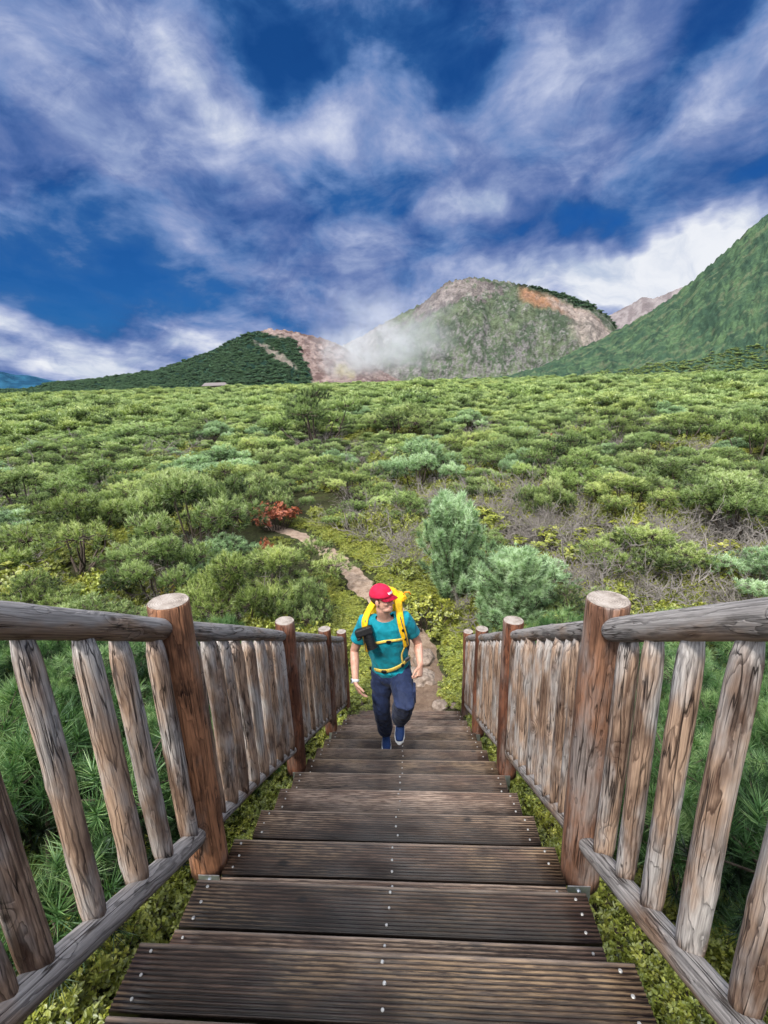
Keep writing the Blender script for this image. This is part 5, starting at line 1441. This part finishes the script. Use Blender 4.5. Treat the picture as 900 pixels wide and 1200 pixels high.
# low leafy ground cover
lm = [joined(PROTO[('leafy', i)][:2]) for i in range(3)]
pts = []; rot = []; scl = []; idx = []
for _ in range(19000):
    d = 6.0*math.exp(g.random()*math.log(7)); a = g.uniform(-.82, .75); x = d*math.sin(a); y = d*math.cos(a)
    if y < 5.6: continue
    pd = float(path_dist(x, y)) if d < 20 else 9.0
    if pd < .50 or (y < 6.1 and abs(x) < .95): continue
    if y < 9 and abs(x-.2) < .42+.2*g.random(): continue
    mat_ = fbm(x*.22+3, y*.22, 3)+(.26 if (x > -1.5 and y < 22) else -.06)-max(0, d-20)*.010
    if mat_ < g.uniform(-.12, .12): continue
    s = g.uniform(.38, .72)*(1+max(0, d-12)/40)
    pts.append((x, y, float(ground(x, y))-.04)); rot.append((g.normal(0, .10), g.normal(0, .10), g.random()*6.28))
    s = s*.72 if pd < 1.5 else s; hum = .5 if pd < 1.5 else float(np.clip(.75+1.3*fbm(x*.75+5, y*.75, 2), .35, 1.9)); scl.append((s, s, s*g.uniform(.6, 1.0)*hum*1.25)); idx.append(int(g.integers(0, 3)))
for _ in range(3000):
    x = g.uniform(-8, 8); y = g.uniform(-.5, 6.0)
    if abs(x) < .86: continue
    if abs(x) > 2.2 and g.random() < .7: continue
    s = g.uniform(.3, .55); pts.append((x, y, float(ground(x, y))-.05)); rot.append((-.4, 0, g.random()*6.28)); scl.append((s, s, s*.8)); idx.append(int(g.integers(0, 3)))
scatter('low_leafy_ground_cover', pts, rot, scl, idx, lm)
# fallen and dead twigs among the ground cover
pts = []; rot = []; scl = []; idx = []
for _ in range(300):
    d = 9*math.exp(g.random()*math.log(6.5)); a = g.uniform(-.82, .75); x = d*math.sin(a); y = d*math.cos(a)
    if y < 7.5 or path_dist(x, y) < 1.3: continue
    if x < -2 and g.random() < .45: continue
    s = g.uniform(.6, 1.3)*(1+d/60); pts.append((x, y, float(ground(x, y))+.02)); rot.append((0, 0, g.random()*6.28)); scl.append((s, s, s*g.uniform(.8, 1.5))); idx.append(int(g.integers(0, 3)))
scatter('dry_twig_litter', pts, rot, scl, idx, DEAD)
# ------------------------------------------------------------------ rocks, hut, steam
def rock(cx, cy, sx, sy, sz, seed, label):
    bm = bmesh.new(); bmesh.ops.create_icosphere(bm, subdivisions=4, radius=1)
    for v in bm.verts:
        n = v.co.normalized(); k = 1+.28*noise3(n*1.3+V3(seed, 0, 0))+.12*noise3(n*3+V3(0, seed, 0))+.05*noise3(n*8)
        p = n*k; q = V3(round(p.x*2.2)/2.2, round(p.y*2.2)/2.2, round(p.z*2.2)/2.2); p = p.lerp(q, .22)
        v.co = V3(p.x*sx, p.y*sy, p.z*sz)
    o = link('boulder', mesh_bm('boulder', bm, True), M['rock']); o.location = (cx, cy, float(ground(cx, cy))+sz*.25); o.rotation_euler = (0, 0, seed)
    tag(o, label, 'rock')
m, t, b = new_mat('lichen_stone'); tc = t.new('ShaderNodeTexCoord').outputs['Object']
n = t.noise(tc, 9, 6, .7); c = t.ramp(n, [(.3, (.085, .062, .046)), (.5, (.24, .18, .14)), (.68, (.40, .325, .27))])
t.link(c, b.inputs['Base Color']); b.inputs['Roughness'].default_value = .9; t.link(t.bump(t.noise(tc, 40, 5, .7), .7, .02), b.inputs['Normal']); M['rock'] = m
p = to_ground(491, 797); rock(p[0], p[1], .26, .28, .10, 1.3, 'largest pale boulder beside the path at the foot of the steps')
p = to_ground(497, 776); rock(p[0], p[1], .20, .22, .14, 2.7, 'pale tan boulder behind the left hand of the hiker')
p = to_ground(516, 829); rock(p[0], p[1], .13, .12, .07, 4.1, 'small flat pale stone against the bottom tread, next to the right railing')
p = to_ground(536, 831); rock(p[0]-.05, p[1]+.02, .06, .06, .04, 6.1, 'smallest pale stone at the foot of the last right railing post')
p = to_ground(421, 826); rock(p[0], p[1], .07, .08, .05, 5.2, 'pinkish stone at the bottom tread beside the left railing')

hp = np.array(ony(253, 457, 470)); hz = float(ground(hp[0], hp[1]))
hut = empty('mountain_hut', (hp[0], hp[1], hz), R(12)); tag(hut, 'small far-off building with a pale low roof at the foot of the wooded hill', 'hut')
bm = bmesh.new(); bm_box(bm, -11, 11, -5, 5, 0, 5.0, .1); link('wall', mesh_bm('wall', bm), simple_mat('hut_wall', (.16, .13, .115), .9), hut)
bm = bmesh.new()
for s in (-1, 1): 
    q = [bm.verts.new(p) for p in ((-12, s*6.2, 4.6), (12, s*6.2, 4.6), (9.5, 0, 7.4), (-9.5, 0, 7.4))]; bm.faces.new(q)
for s in (-1, 1): bm.faces.new([bm.verts.new(p) for p in ((s*12, -6.2, 4.6), (s*12, 6.2, 4.6), (s*9.5, 0, 7.4))])
bmesh.ops.remove_doubles(bm, verts=bm.verts, dist=.001); bmesh.ops.recalc_face_normals(bm, faces=bm.faces); bmesh.ops.solidify(bm, geom=bm.faces[:], thickness=.25)
link('roof', mesh_bm('roof', bm), simple_mat('pale_roof_sheet', (.17, .145, .14), .8), hut)
for k in range(5):
    bm = bmesh.new(); bm_box(bm, -8.6+k*4, -6.6+k*4, -5.06, -5.005, 1.6, 3.2, 0); link('window', mesh_bm('window', bm), M['glass'], hut)

# steam rising from the vents between the two hills
def steam(name, px0, px1, y_top, y_bot, D, depth, dens, seed, lean):
    a = ony(px0, y_bot, D); bq = ony(px1, y_top, D)
    cx, cz = (a[0]+bq[0])/2, (a[2]+bq[2])/2; hx, hz_ = abs(bq[0]-a[0])/2, abs(bq[2]-a[2])/2
    bm = bmesh.new(); bmesh.ops.create_icosphere(bm, subdivisions=4, radius=1)
    o = link(name, mesh_bm(name, bm), None); o.location = (cx, D, cz); o.scale = (hx, depth, hz_)
    m = bpy.data.materials.new('drifting_steam'); m.use_nodes = True; t = NT(m.node_tree)
    for nn in list(t.n): t.n.remove(nn)
    ou = t.new('ShaderNodeOutputMaterial'); pv = t.new('ShaderNodeVolumePrincipled'); t.link(pv.outputs[0], ou.inputs['Volume'])
    tc = t.new('ShaderNodeTexCoord').outputs['Object']
    w = t.vmath('ADD', tc, t.vmath('SCALE', t.vmath('SUBTRACT', t.noise(tc, 2.0, 3, color=True), (.5, .5, .5)), scale=.9))
    r = t.vmath('LENGTH', w)
    sp = t.new('ShaderNodeSeparateXYZ'); t.link(w, sp.inputs[0])
    n = t.noise(t.mapping(w, loc=(seed, 0, 0), rot=(0, lean, 0), scale=(1.3, 1, .75)), 2.2, 4, .6)
    d = t.math('MULTIPLY', t.maprange(r, .95, .10, 0, 1, True), t.maprange(n, .38, .68, 0, 1, True))
    d = t.math('MULTIPLY', d, t.maprange(sp.outputs[2], .9, -.6, .35, 1.2))
    t.link(t.math('MULTIPLY', d, dens), pv.inputs['Density']); pv.inputs['Color'].default_value = (.93, .93, .95, 1); pv.inputs['Anisotropy'].default_value = .2
    o.data.materials.append(m); tag(o, kind='stuff')
steam('steam_plume', 345, 570, 312, 460, 770, 80, .026, 3.0, .6)
steam('steam_cloud', 356, 462, 360, 460, 765, 45, .044, 8.0, .3)
